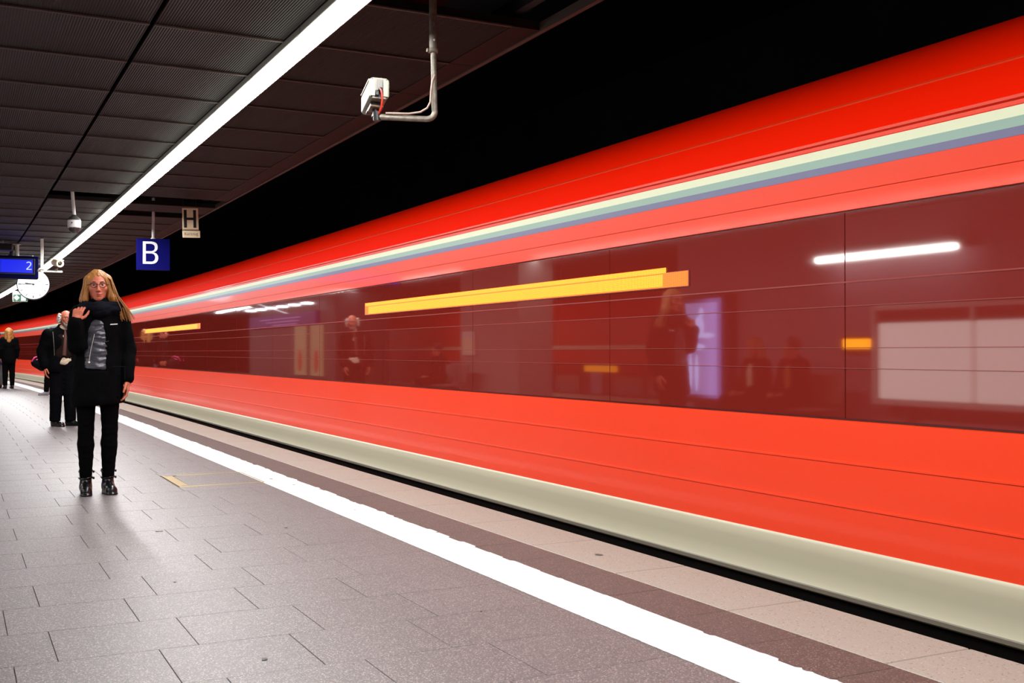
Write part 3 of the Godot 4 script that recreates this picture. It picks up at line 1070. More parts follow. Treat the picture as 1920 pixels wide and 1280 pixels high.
func dome_camera() -> void:
	var o := base("dome_camera", Vector3(1.334, 2.57, -14.55))
	tag(o, "white dome camera on a short pole hanging from the gap in the ceiling", "camera")
	var st := stb()
	tube(st, [Vector3(0, 0.215, 0), Vector3(-0.03, 0.60, 0.0), Vector3(-0.06, 1.04, 0.0)], [0.021], 12)
	node("pole", st, M.white_metal, o)
	st = stb()
	lathe(st, Transform3D(), [Vector2(0.079, 0.165), Vector2(0.072, 0.185), Vector2(0.045, 0.212), Vector2(0.026, 0.222), Vector2(0.024, 0.235), Vector2(0, 0.236)], 26)
	node("cap", st, mat(Color(0.25, 0.24, 0.23), 0.5), o)
	st = stb()
	lathe(st, Transform3D(), [Vector2(0.066, 0.072), Vector2(0.074, 0.075), Vector2(0.079, 0.085), Vector2(0.079, 0.165)], 26)
	node("housing", st, M.white_metal, o)
	st = stb()
	var pr := []
	for k in 9:
		var a := PI / 2 * k / 8.0
		pr.append(Vector2(0.067 * sin(a), 0.072 - 0.067 * cos(a)))
	lathe(st, Transform3D(), pr, 24)
	node("dome", st, mat(Color(0.16, 0.15, 0.15), 0.08, 0.0, 0.6), o)
	st = stb()
	lathe(st, Transform3D(Basis(Vector3.RIGHT, PI / 2), Vector3(-0.035, 0.13, 0.068)), [Vector2(0.008, 0), Vector2(0.008, 0.006), Vector2(0, 0.006)], 10)
	node("screw", st, M.black, o)

# ---------------------------------------------------------------- bodies and clothes: smooth distance fields meshed as surface nets
class Field:
	var o: Vector3
	var c: float
	var nx: int
	var ny: int
	var nz: int
	var d := PackedFloat32Array()

	func _init(lo: Vector3, hi: Vector3, cell: float) -> void:
		o = lo
		c = cell
		nx = int((hi.x - lo.x) / cell) + 2
		ny = int((hi.y - lo.y) / cell) + 2
		nz = int((hi.z - lo.z) / cell) + 2
		d.resize(nx * ny * nz)
		d.fill(1.0)

	func lo_of(p: Vector3) -> Vector3i:
		return Vector3i(clampi(int((p.x - o.x) / c), 0, nx - 1), clampi(int((p.y - o.y) / c), 0, ny - 1), clampi(int((p.z - o.z) / c), 0, nz - 1))

	func put(i: int, v: float, k: float) -> void:
		var e := d[i]
		var h := maxf(k - absf(e - v), 0.0)
		d[i] = minf(e, v) - (h * h / (4.0 * k) if k > 0.0 else 0.0)

	func cap(a: Vector3, b: Vector3, ra: float, rb: float, k := 0.03, flat := Vector3.ONE) -> Field:
		var r := maxf(ra, rb) * maxf(1.0, maxf(1.0 / flat.x, 1.0 / flat.z)) + k + 2.5 * c
		var lo := lo_of(a.min(b) - Vector3.ONE * r)
		var hi := lo_of(a.max(b) + Vector3.ONE * r)
		var ab := (b - a) * flat
		var l2 := maxf(ab.length_squared(), 1e-9)
		for z in range(lo.z, hi.z + 1):
			for y in range(lo.y, hi.y + 1):
				var i := (z * ny + y) * nx + lo.x
				var p := Vector3(o.x + lo.x * c, o.y + y * c, o.z + z * c)
				for x in range(lo.x, hi.x + 1):
					var q := (p - a) * flat
					var t := clampf(q.dot(ab) / l2, 0.0, 1.0)
					put(i, (q - ab * t).length() - lerpf(ra, rb, t), k)
					p.x += c
					i += 1
		return self

	func ell(m: Vector3, r: Vector3, k := 0.03, turn := Basis()) -> Field:
		var big := maxf(r.x, maxf(r.y, r.z)) + k + 2.5 * c
		var lo := lo_of(m - Vector3.ONE * big)
		var hi := lo_of(m + Vector3.ONE * big)
		var inv := turn.inverse()
		for z in range(lo.z, hi.z + 1):
			for y in range(lo.y, hi.y + 1):
				for x in range(lo.x, hi.x + 1):
					var q := inv * (Vector3(o.x + x * c, o.y + y * c, o.z + z * c) - m)
					var k0 := (q / r).length()
					var k1 := maxf((q / (r * r)).length(), 1e-6)
					put((z * ny + y) * nx + x, k0 * (k0 - 1.0) / k1, k)
		return self

	func cut_ell(m: Vector3, r: Vector3, k := 0.008) -> Field:
		var big := maxf(r.x, maxf(r.y, r.z)) + k + 2.0 * c
		var lo := lo_of(m - Vector3.ONE * big)
		var hi := lo_of(m + Vector3.ONE * big)
		for z in range(lo.z, hi.z + 1):
			for y in range(lo.y, hi.y + 1):
				for x in range(lo.x, hi.x + 1):
					var q := Vector3(o.x + x * c, o.y + y * c, o.z + z * c) - m
					var k0 := (q / r).length()
					var k1 := maxf((q / (r * r)).length(), 1e-6)
					var v := -k0 * (k0 - 1.0) / k1
					var i := (z * ny + y) * nx + x
					var e := d[i]
					var h := maxf(k - absf(e - v), 0.0)
					d[i] = maxf(e, v) + h * h / (4.0 * k)
		return self

	# keep only what lies on the far side of a plane (n points to what goes)
	func cut_plane(p: Vector3, n: Vector3) -> Field:
		n = n.normalized()
		for z in nz:
			for y in ny:
				var i := (z * ny + y) * nx
				var v := (Vector3(o.x, o.y + y * c, o.z + z * c) - p).dot(n)
				for x in nx:
					if d[i] < 0.2:
						d[i] = maxf(d[i], v)
					v += n.x * c
					i += 1
		return self

	# hollow out a box-shaped opening between two corners
	func cut_box(a: Vector3, b: Vector3) -> Field:
		var m := (a + b) / 2
		var h := (b - a) / 2
		var lo := lo_of(a - Vector3.ONE * c * 2)
		var hi := lo_of(b + Vector3.ONE * c * 2)
		for z in range(lo.z, hi.z + 1):
			for y in range(lo.y, hi.y + 1):
				for x in range(lo.x, hi.x + 1):
					var q := (Vector3(o.x + x * c, o.y + y * c, o.z + z * c) - m).abs() - h
					var v := -(q.max(Vector3.ZERO).length() + minf(maxf(q.x, maxf(q.y, q.z)), 0.0))
					var i := (z * ny + y) * nx + x
					d[i] = maxf(d[i], v)
		return self

	func crease(amount: float, freq: Vector3, s := 1) -> Field:
		var n := FastNoiseLite.new()
		n.seed = s
		n.frequency = 1.0
		for z in nz:
			for y in ny:
				var i := (z * ny + y) * nx
				for x in nx:
					if absf(d[i]) < 2.5 * c + amount:
						d[i] += amount * n.get_noise_3d((o.x + x * c) * freq.x, (o.y + y * c) * freq.y, (o.z + z * c) * freq.z)
					i += 1
		return self

	# append the surface to arrays {v, n, i}
	func mesh(into: Dictionary) -> void:
		var V: PackedVector3Array = into.v
		var N: PackedVector3Array = into.n
		var I: PackedInt32Array = into.i
		var id := PackedInt32Array()
		id.resize(d.size())
		id.fill(-1)
		var sy := nx
		var sz := nx * ny
		for z in nz - 1:
			for y in ny - 1:
				var i := (z * ny + y) * nx - 1
				for x in nx - 1:
					i += 1
					var e0 := d[i]
					if absf(e0) > 2.0 * c:
						continue
					var e1 := d[i + 1]
					var e2 := d[i + sy]
					var e3 := d[i + sy + 1]
					var e4 := d[i + sz]
					var e5 := d[i + sz + 1]
					var e6 := d[i + sz + sy]
					var e7 := d[i + sz + sy + 1]
					var k := int(e0 < 0) + int(e1 < 0) + int(e2 < 0) + int(e3 < 0) + int(e4 < 0) + int(e5 < 0) + int(e6 < 0) + int(e7 < 0)
					if k == 0 or k == 8:
						continue
					var s := Vector3.ZERO
					var m := 0
					if (e0 < 0) != (e1 < 0): s += Vector3(e0 / (e0 - e1), 0, 0); m += 1
					if (e2 < 0) != (e3 < 0): s += Vector3(e2 / (e2 - e3), 1, 0); m += 1
					if (e4 < 0) != (e5 < 0): s += Vector3(e4 / (e4 - e5), 0, 1); m += 1
					if (e6 < 0) != (e7 < 0): s += Vector3(e6 / (e6 - e7), 1, 1); m += 1
					if (e0 < 0) != (e2 < 0): s += Vector3(0, e0 / (e0 - e2), 0); m += 1
					if (e1 < 0) != (e3 < 0): s += Vector3(1, e1 / (e1 - e3), 0); m += 1
					if (e4 < 0) != (e6 < 0): s += Vector3(0, e4 / (e4 - e6), 1); m += 1
					if (e5 < 0) != (e7 < 0): s += Vector3(1, e5 / (e5 - e7), 1); m += 1
					if (e0 < 0) != (e4 < 0): s += Vector3(0, 0, e0 / (e0 - e4)); m += 1
					if (e1 < 0) != (e5 < 0): s += Vector3(1, 0, e1 / (e1 - e5)); m += 1
					if (e2 < 0) != (e6 < 0): s += Vector3(0, 1, e2 / (e2 - e6)); m += 1
					if (e3 < 0) != (e7 < 0): s += Vector3(1, 1, e3 / (e3 - e7)); m += 1
					id[i] = V.size()
					V.append(o + (Vector3(x, y, z) + s / m) * c)
					N.append(Vector3(e1 + e3 + e5 + e7 - e0 - e2 - e4 - e6, e2 + e3 + e6 + e7 - e0 - e1 - e4 - e5, e4 + e5 + e6 + e7 - e0 - e1 - e2 - e3).normalized())
		for z in range(1, nz - 1):
			for y in range(1, ny - 1):
				var i := (z * ny + y) * nx
				for x in range(1, nx - 1):
					i += 1
					if id[i] < 0:
						continue
					var inside := d[i] < 0
					if inside != (d[i + 1] < 0):
						quad4(I, id[i], id[i - sy], id[i - sy - sz], id[i - sz], not inside)
					if inside != (d[i + sy] < 0):
						quad4(I, id[i], id[i - sz], id[i - sz - 1], id[i - 1], not inside)
					if inside != (d[i + sz] < 0):
						quad4(I, id[i], id[i - 1], id[i - 1 - sy], id[i - sy], not inside)
		into.v = V
		into.n = N
		into.i = I

	func quad4(I: PackedInt32Array, a: int, b: int, e: int, f: int, turn: bool) -> void:
		if a < 0 or b < 0 or e < 0 or f < 0:
			return
		if turn:
			I.append_array(PackedInt32Array([a, b, e, a, e, f]))
		else:
			I.append_array(PackedInt32Array([a, e, b, a, f, e]))

func net(called: String, fields: Array, m: Material, parent: Node) -> MeshInstance3D:
	var into := {"v": PackedVector3Array(), "n": PackedVector3Array(), "i": PackedInt32Array()}
	for f in fields:
		f.mesh(into)
	var a := []
	a.resize(Mesh.ARRAY_MAX)
	a[Mesh.ARRAY_VERTEX] = into.v
	a[Mesh.ARRAY_NORMAL] = into.n
	a[Mesh.ARRAY_INDEX] = into.i
	var me := ArrayMesh.new()
	me.add_surface_from_arrays(Mesh.PRIMITIVE_TRIANGLES, a)
	return node(called, me, m, parent)

# a head round the point h (middle of the head), turned by b; cell about 4 mm
func head_field(h: Vector3, b: Basis, cell: float, slim := 1.0) -> Field:
	var R := Vector3(0.125, 0.19, 0.135)
	var f := Field.new(h - R, h + R, cell)
	var at_ := func(x: float, y: float, z: float) -> Vector3: return h + b * Vector3(x * slim, y, z)
	f.ell(at_.call(0, 0.03, -0.012), Vector3(0.074 * slim, 0.092, 0.094), 0.02, b)
	f.ell(at_.call(0, -0.035, 0.022), Vector3(0.058 * slim, 0.075, 0.068), 0.03, b)
	f.ell(at_.call(0, -0.092, 0.058), Vector3(0.026, 0.02, 0.022), 0.03, b)
	for s in [-1.0, 1.0]:
		f.ell(at_.call(s * 0.042, -0.012, 0.058), Vector3(0.024, 0.022, 0.022), 0.02, b)
		f.ell(at_.call(s * 0.076, -0.005, -0.008), Vector3(0.008, 0.031, 0.018), 0.006, b)
		f.cut_ell(at_.call(s * 0.031, 0.016, 0.094), Vector3(0.018, 0.012, 0.016), 0.01)
	f.cap(at_.call(-0.04, 0.034, 0.074), at_.call(0.04, 0.034, 0.074), 0.009, 0.009, 0.014)
	f.cap(at_.call(0, 0.018, 0.086), at_.call(0, -0.026, 0.104), 0.007, 0.012, 0.012)
	for s in [-1.0, 1.0]:
		f.ell(at_.call(s * 0.011, -0.03, 0.096), Vector3(0.009, 0.008, 0.01), 0.006, b)
	f.ell(at_.call(0, -0.054, 0.083), Vector3(0.025, 0.007, 0.011), 0.008, b)
	f.ell(at_.call(0, -0.067, 0.081), Vector3(0.021, 0.007, 0.011), 0.008, b)
	f.cut_ell(at_.call(0, -0.0605, 0.098), Vector3(0.024, 0.0025, 0.01), 0.004)
	f.cap(at_.call(0, -0.06, -0.02), at_.call(0, -0.19, -0.03), 0.054 * slim, 0.055 * slim, 0.03)
	return f

# a hand: palm and five fingers; w wrist, dir towards the fingertips, palm the way the palm faces, thumb side
func hand_field(w: Vector3, dir: Vector3, palm: Vector3, thumb_side: float, curl: float, cell: float) -> Field:
	dir = dir.normalized()
	palm = (palm - dir * palm.dot(dir)).normalized()
	var side := dir.cross(palm).normalized() * thumb_side     # towards the thumb
	var mid := w + dir * 0.09
	var f := Field.new(mid - Vector3.ONE * 0.135, mid + Vector3.ONE * 0.135, cell)
	f.cap(w, w + dir * 0.03, 0.026, 0.026, 0.01)
	for q in [-0.028, -0.009, 0.01, 0.028]:
		f.cap(w + dir * 0.025 + side * q * 0.6, w + dir * 0.085 + side * q, 0.015, 0.0125, 0.012)
	var k := 0
	for q in [0.03, 0.0105, -0.0095, -0.028]:
		var lens: Array = [[0.04, 0.025, 0.02], [0.044, 0.028, 0.021], [0.041, 0.026, 0.02], [0.032, 0.02, 0.017]][k]
		var p: Vector3 = w + dir * (0.088 if k < 3 else 0.082) + side * q
		var bent := curl * (0.5 + 0.12 * k)
		var spread: Vector3 = dir + side * q * 2.6
		for seg in 3:
			var v := (spread.normalized() * cos(bent) + palm * sin(bent)).normalized()
			var e: Vector3 = p + v * lens[seg]
			f.cap(p, e, 0.0092 - 0.0008 * seg, 0.0086 - 0.0008 * seg, 0.002)
			p = e
			bent += curl * (0.75 if seg == 0 else 0.55)
		k += 1
	var t0 := w + dir * 0.028 + side * 0.022 + palm * 0.008
	var t1 := t0 + (dir * 0.62 + side * 0.72 + palm * 0.25).normalized() * 0.042
	var t2 := t1 + (dir * 0.9 + side * 0.35 + palm * 0.3).normalized() * 0.032
	var t3 := t2 + (dir * 0.95 + side * 0.1 + palm * 0.35).normalized() * 0.024
	f.cap(t0, t1, 0.014, 0.0105, 0.008)
	f.cap(t1, t2, 0.0105, 0.0095, 0.003)
	f.cap(t2, t3, 0.0095, 0.008, 0.003)
	return f

func eyes(h: Vector3, b: Basis, parent: Node, slim := 1.0) -> void:
	for s in [-1.0, 1.0]:
		var c := h + b * Vector3(s * 0.031 * slim, 0.015, 0.070)
		var st := stb()
		st.set_color(Color(0.42, 0.36, 0.34))
		lathe(st, Transform3D(b * Basis(Vector3.RIGHT, PI / 2), c), [Vector2(0, -0.0115), Vector2(0.008, -0.008), Vector2(0.0115, 0), Vector2(0.0095, 0.0065), Vector2(0.007, 0.0091)], 14)
		st.set_color(Color(0.03, 0.025, 0.02))
		lathe(st, Transform3D(b * Basis(Vector3.RIGHT, PI / 2), c), [Vector2(0.007, 0.0091), Vector2(0.0045, 0.0106), Vector2(0.003, 0.0113), Vector2(0, 0.0116)], 14)
		node("eye", st, M.eye, parent)
		st = stb()
		tube(st, [h + b * Vector3(s * 0.016 * slim, 0.036, 0.089), h + b * Vector3(s * 0.031 * slim, 0.041, 0.087), h + b * Vector3(s * 0.048 * slim, 0.036, 0.076)], [0.002, 0.0032, 0.0015], 6)
		node("eyebrow", st, M.brown_hair, parent)

func mouth(h: Vector3, b: Basis, parent: Node) -> void:
	var st := stb()
	tube(st, [h + b * Vector3(-0.023, -0.06, 0.083), h + b * Vector3(-0.009, -0.056, 0.0935), h + b * Vector3(0, -0.0575, 0.0945), h + b * Vector3(0.009, -0.056, 0.0935), h + b * Vector3(0.023, -0.06, 0.083)], [0.0015, 0.0035, 0.003, 0.0035, 0.0015], 8)
	tube(st, [h + b * Vector3(-0.021, -0.061, 0.083), h + b * Vector3(0, -0.067, 0.0925), h + b * Vector3(0.021, -0.061, 0.083)], [0.0015, 0.0048, 0.0015], 8)
	node("lips", st, M.lip, parent)

func spectacles(h: Vector3, b: Basis, parent: Node, m: Material) -> void:
	var st := stb()
	for s in [-1.0, 1.0]:
		var pts := []
		for k in 17:
			var a := TAU * k / 16
			pts.append(h + b * Vector3(s * 0.032 + 0.025 * cos(a), 0.012 + 0.017 * sin(a), 0.099 - 0.006 * absf(cos(a))))
		tube(st, pts, [0.0024], 6, false)
		tube(st, [h + b * Vector3(s * 0.057, 0.018, 0.093), h + b * Vector3(s * 0.078, 0.016, 0.05), h + b * Vector3(s * 0.081, 0.012, -0.01)], [0.0024], 6)
	tube(st, [h + b * Vector3(-0.009, 0.015, 0.104), h + b * Vector3(0, 0.019, 0.106), h + b * Vector3(0.009, 0.015, 0.104)], [0.0024], 6)
	node("glasses", st, m, parent)

func shoe(called: String, ankle: Vector3, yaw: float, m: Material, parent: Node, cell: float, boot := 0.0, length := 0.25) -> void:
	var fw := Vector3(sin(yaw), 0, cos(yaw))
	var a := Vector3(ankle.x, 0, ankle.z)
	var heel := a - fw * 0.045
	var toe := heel + fw * (length - 0.065)
	var f := Field.new(Vector3(minf(heel.x, toe.x) - 0.09, -0.012, minf(heel.z, toe.z) - 0.09), Vector3(maxf(heel.x, toe.x) + 0.09, 0.13 + boot, maxf(heel.z, toe.z) + 0.09), cell)
	f.cap(heel + Vector3(0, 0.036, 0), toe + Vector3(0, 0.03, 0), 0.036, 0.043, 0.02)
	f.cap(heel + Vector3(0, 0.065, 0), a + fw * 0.05 + Vector3(0, 0.055, 0), 0.036, 0.038, 0.03)
	f.cap(a + Vector3(0, 0.06, 0), a + Vector3(0, 0.10 + boot, 0), 0.04, 0.050 if boot > 0 else 0.038, 0.03)
	f.cap(heel + Vector3(0, 0.008, 0), toe + fw * 0.008 + Vector3(0, 0.008, 0), 0.038, 0.046, 0.004, Vector3(1, 2.2, 1))
	f.cut_plane(Vector3(0, 0.001, 0), Vector3.DOWN)
	f.cut_plane(Vector3(0, 0.105 + boot, 0), Vector3.UP)
	net(called, [f], m, parent)

# limbs of one side given as points; the body is one surface from crown to ankle
func body_mesh(J: Dictionary, b: Basis, cell: float, hcell: float, parent: Node, slim := 1.0) -> void:
	var lo := Vector3(-0.55, -0.02, -0.5)
	var hi := Vector3(0.55, 1.5, 0.55)
	var f := Field.new(lo, hi, cell)
	f.ell(J.chest, Vector3(0.145, 0.19, 0.10), 0.05)
	f.ell(J.waist, Vector3(0.125, 0.15, 0.092), 0.05)
	f.ell(J.pelvis, Vector3(0.155, 0.13, 0.11), 0.05)
	f.cap(J.neck, J.neck + Vector3(0, 0.09, 0.005), 0.056, 0.054, 0.03)
	f.cap(J.sl, J.sr, 0.05, 0.05, 0.04)
	for s in ["l", "r"]:
		f.cap(J["s" + s], J["e" + s], 0.05, 0.04, 0.03)
		f.cap(J["e" + s], J["w" + s], 0.04, 0.028, 0.015)
		f.cap(J["h" + s], J["k" + s], 0.082, 0.055, 0.04)
		f.cap(J["k" + s], J["k" + s].lerp(J["a" + s], 0.3), 0.050, 0.052, 0.012)
		f.cap(J["k" + s].lerp(J["a" + s], 0.3), J["a" + s], 0.050, 0.028, 0.012)
	f.cut_plane(Vector3(0, 0.07, 0), Vector3.DOWN)
	var parts := [f, head_field(J.head, b, hcell, slim)]
	for s in ["l", "r"]:
		if J.has("hand" + s):
			var q: Array = J["hand" + s]
			parts.append(hand_field(J["w" + s], q[0], q[1], q[2], q[3], hcell if hcell < 0.006 else 0.006))
	net("body", parts, M.skin, parent)

func stand() -> Dictionary:
	return {"head": Vector3(0, 1.6, 0.015), "neck": Vector3(0, 1.42, -0.015), "chest": Vector3(0, 1.26, 0), "waist": Vector3(0, 1.07, 0), "pelvis": Vector3(0, 0.94, -0.005),
		"sl": Vector3(0.165, 1.385, -0.015), "el": Vector3(0.215, 1.12, -0.035), "wl": Vector3(0.205, 0.89, 0.04), "sr": Vector3(-0.165, 1.385, -0.015), "er": Vector3(-0.215, 1.12, -0.035), "wr": Vector3(-0.205, 0.89, 0.04),
		"hl": Vector3(0.085, 0.90, 0), "kl": Vector3(0.09, 0.49, 0.02), "al": Vector3(0.09, 0.09, -0.02), "hr": Vector3(-0.085, 0.90, 0), "kr": Vector3(-0.09, 0.49, 0.02), "ar": Vector3(-0.09, 0.09, -0.02),
		"handl": [Vector3(0, -1, 0.15), Vector3(-1, 0, 0), -1.0, 0.5], "handr": [Vector3(0, -1, 0.15), Vector3(1, 0, 0), 1.0, 0.5]}

func sleeves(f: Field, J: Dictionary, ra: float, rb: float) -> void:
	for s in ["l", "r"]:
		f.cap(J["s" + s], J["e" + s], ra, (ra + rb) / 2, 0.04)
		f.cap(J["e" + s], J["w" + s].lerp(J["e" + s], 0.08), (ra + rb) / 2, rb, 0.02)

func trousers(J: Dictionary, m: Material, parent: Node, cell: float, r: Array, hem: float, called := "trousers") -> void:
	var f := Field.new(Vector3(-0.34, hem - 0.03, -0.42), Vector3(0.34, 1.06, 0.62), cell)
	f.ell(J.pelvis, Vector3(0.175, 0.13, 0.125), 0.04)
	for s in ["l", "r"]:
		var k: Vector3 = J["k" + s]
		var a: Vector3 = J["a" + s]
		f.cap(J["h" + s], k, r[0], r[1], 0.04)
		f.cap(k, k.lerp(a, 0.28), r[1], r[2], 0.012)
		f.cap(k.lerp(a, 0.28), a.lerp(k, 0.02), r[2], r[3], 0.012)
	f.crease(0.006, Vector3(9, 22, 9), 4)
	f.cut_plane(Vector3(0, hem, 0), Vector3.DOWN)
	net(called, [f], m, parent)

func strands(called: String, lines: Array, r0: float, r1: float, m: Material, parent: Node) -> void:
	var st := stb()
	for pts in lines:
		var radii := []
		for k in pts.size():
			radii.append(lerpf(r0, r1, float(k) / (pts.size() - 1)))
		tube(st, pts, radii, 5)
	node(called, st, m, parent)

func people() -> void:
	woman_in_black()
	bearded_man()
	person_behind()
	people_at_end()

func woman_in_black() -> void:
	var o := base("person", Vector3(1.005, 0, -9.05), 0.0)
	tag(o, "blonde woman with glasses in a black coat, leggings and ankle boots facing us", "person")
	var J := stand()
	J.head = Vector3(-0.005, 1.607, 0.02)
	J.neck = Vector3(0, 1.43, -0.015)
	J.sl = Vector3(0.16, 1.39, -0.015)
	J.el = Vector3(0.225, 1.12, -0.03)
	J.wl = Vector3(0.21, 0.885, 0.05)
	J.sr = Vector3(-0.14, 1.385, -0.015)
	J.er = Vector3(-0.165, 1.15, 0.07)
	J.wr = Vector3(-0.175, 1.33, 0.135)
	J.kl = Vector3(0.087, 0.50, 0.015)
	J.al = Vector3(0.080, 0.10, -0.02)
	J.kr = Vector3(-0.087, 0.50, 0.015)
	J.ar = Vector3(-0.083, 0.10, -0.02)
	J.handr = [Vector3(0.22, 0.95, -0.1), Vector3(0.35, 0.0, -0.95), -1.0, 1.15]
	var hb := Basis.from_euler(Vector3(deg_to_rad(2), deg_to_rad(-4), deg_to_rad(2)))
	body_mesh(J, hb, 0.015, 0.0042, o, 1.02)
	eyes(J.head, hb, o, 1.02)
	mouth(J.head, hb, o)
	spectacles(J.head, hb, o, M.ink)
	trousers(J, M.cloth_black, o, 0.013, [0.088, 0.058, 0.062, 0.042], 0.11, "leggings")
	shoe("boot", Vector3(-0.082, 0, -0.03), deg_to_rad(-4), M.leather, o, 0.0065, 0.09, 0.245)
	shoe("boot", Vector3(0.080, 0, -0.03), deg_to_rad(5), M.leather, o, 0.0065, 0.09, 0.245)
	for s in [-1.0, 1.0]:      # straps round the boots
		for y in [0.125, 0.175]:
			var st := stb()
			var pts := []
			for k in 15:
				var a := TAU * k / 14
				pts.append(Vector3(s * 0.081 + 0.05 * cos(a), y + 0.006 * sin(a * 2), -0.03 + 0.05 * sin(a)))
			tube(st, pts, [0.007], 6, false)
			box(st, Transform3D(Basis(), Vector3(s * 0.081 + 0.056, y - 0.004, -0.03)), Vector3(0.014, 0.018, 0.02), 0.003)
			node("boot_strap", st, M.leather, o)
	# grey satin top under the coat
	var f := Field.new(Vector3(-0.2, 0.92, -0.16), Vector3(0.2, 1.44, 0.18), 0.009)
	f.ell(Vector3(0, 1.25, 0.005), Vector3(0.150, 0.20, 0.118), 0.05).ell(Vector3(0, 1.06, 0.005), Vector3(0.140, 0.16, 0.112), 0.05).ell(Vector3(0, 0.97, 0.0), Vector3(0.160, 0.10, 0.122), 0.04)
	f.crease(0.012, Vector3(7, 26, 7), 8).cut_plane(Vector3(0, 0.965, 0), Vector3(-0.1, -1, 0))
	net("top", [f], M.satin, o)
	# black coat, open in front
	f = Field.new(Vector3(-0.36, 0.60, -0.26), Vector3(0.36, 1.54, 0.28), 0.0115)
	f.ell(Vector3(0, 1.27, -0.01), Vector3(0.188, 0.21, 0.135), 0.05).cap(Vector3(0, 1.10, -0.01), Vector3(0, 0.74, -0.01), 0.165, 0.200, 0.05, Vector3(1, 1, 1.25))
	f.cap(J.sl + Vector3(-0.03, 0.0, 0), J.sr + Vector3(0.03, 0.0, 0), 0.075, 0.075, 0.05)
	sleeves(f, J, 0.072, 0.056)
	f.cap(Vector3(0.02, 1.44, -0.01), Vector3(0.01, 1.475, -0.005), 0.115, 0.098, 0.03)
	f.crease(0.012, Vector3(9, 5, 9), 12)
	f.cut_plane(Vector3(0, 0.69, 0), Vector3(0.08, -1, 0))
	f.cut_ell(Vector3(-0.025, 1.18, 0.17), Vector3(0.075, 0.20, 0.115), 0.012)
	f.cut_box(Vector3(-0.105, 0.955, 0.02), Vector3(0.045, 1.12, 0.3))
	f.cut_ell(Vector3(0, 1.56, 0.0), Vector3(0.085, 0.085, 0.085), 0.01)
	net("coat", [f], M.cloth_black, o)
	# dark scarf bundled at the neck
	f = Field.new(Vector3(-0.22, 1.30, -0.18), Vector3(0.24, 1.56, 0.22), 0.009)
	f.cap(Vector3(-0.10, 1.44, 0.04), Vector3(0.0, 1.43, 0.105), 0.05, 0.055, 0.03).cap(Vector3(0.0, 1.43, 0.105), Vector3(0.13, 1.445, 0.05), 0.055, 0.055, 0.03)
	f.cap(Vector3(-0.10, 1.44, 0.04), Vector3(-0.06, 1.46, -0.09), 0.05, 0.05, 0.03).cap(Vector3(0.13, 1.445, 0.05), Vector3(0.08, 1.46, -0.09), 0.055, 0.05, 0.03).cap(Vector3(-0.06, 1.46, -0.09), Vector3(0.08, 1.46, -0.09), 0.05, 0.05, 0.03)
	f.crease(0.012, Vector3(10, 24, 10), 21)
	net("scarf", [f], M.cloth_navy, o)
	# coat trim that shows: a zip flash, pocket and pendant
	var st2 := stb()
	box(st2, Transform3D(Basis(Vector3.BACK, 0.08), Vector3(0.10, 1.315, 0.135)), Vector3(0.055, 0.008, 0.008), 0.002)
	node("chest_zip", st2, M.white_metal, o)
	st2 = stb()
	tube(st2, [Vector3(-0.04, 1.24, 0.136), Vector3(-0.065, 1.12, 0.130), Vector3(-0.078, 1.03, 0.130)], [0.0016], 5)
	lathe(st2, Transform3D(Basis(Vector3.RIGHT, PI / 2), Vector3(-0.078, 1.022, 0.134)), [Vector2(0.001, -0.008), Vector2(0.009, 0), Vector2(0.006, 0.006), Vector2(0, 0.008)], 10)
	node("pendant", st2, M.white_metal, o)
	st2 = stb()
	box(st2, Transform3D(Basis(Vector3.BACK, -0.03), Vector3(0.135, 0.99, 0.148)), Vector3(0.10, 0.006, 0.01), 0.002)
	box(st2, Transform3D(Basis(), Vector3(0.182, 0.935, 0.13)), Vector3(0.006, 0.10, 0.01), 0.002)
	node("pocket_edge", st2, M.cloth_navy, o)
	# an ear ring
	st2 = stb()
	tube(st2, [Vector3(-0.081, 1.60, 0.03), Vector3(-0.083, 1.585, 0.032)], [0.004], 6)
	node("earring", st2, M.white_metal, o)
	# long blonde hair: cap, side falls, strands
	var h: Vector3 = J.head
	f = Field.new(h + Vector3(-0.17, -0.30, -0.17), h + Vector3(0.26, 0.20, 0.18), 0.0075)
	f.ell(h + Vector3(0, 0.034, -0.022), Vector3(0.087, 0.104, 0.106), 0.02)
	f.cap(h + Vector3(0.07, 0.06, 0.0), h + Vector3(0.105, -0.08, 0.02), 0.034, 0.036, 0.03, Vector3(1, 1, 0.7)).cap(h + Vector3(0.105, -0.08, 0.02), h + Vector3(0.185, -0.25, 0.05), 0.036, 0.006, 0.03, Vector3(1, 1, 0.7))
	f.cap(h + Vector3(-0.07, 0.05, -0.01), h + Vector3(-0.10, -0.10, -0.01), 0.032, 0.03, 0.03, Vector3(1, 1, 0.6)).cap(h + Vector3(-0.10, -0.10, -0.01), h + Vector3(-0.09, -0.17, 0.0), 0.03, 0.02, 0.03)
	f.cap(h + Vector3(0, 0.02, -0.08), h + Vector3(0.02, -0.22, -0.10), 0.07, 0.08, 0.04)
	f.cut_ell(h + Vector3(0, -0.012, 0.11), Vector3(0.074, 0.104, 0.085), 0.012)
	f.crease(0.008, Vector3(40, 5, 40), 31)
	net("hair", [f], M.blonde, o)
	var lines := []
	for k in 34:
		var u := rng.randf()
		var z := rng.randf_range(-0.03, 0.05)
		lines.append([h + Vector3(0.02 + 0.03 * u, 0.108, z - 0.02), h + Vector3(0.088 + 0.008 * u, 0.055, z + 0.02), h + Vector3(0.115 + 0.03 * u, -0.07, z + 0.03), h + Vector3(0.15 + 0.07 * u, -0.17, z + 0.05), h + Vector3(0.16 + 0.11 * u, -0.24 - 0.03 * rng.randf(), z + 0.05)])
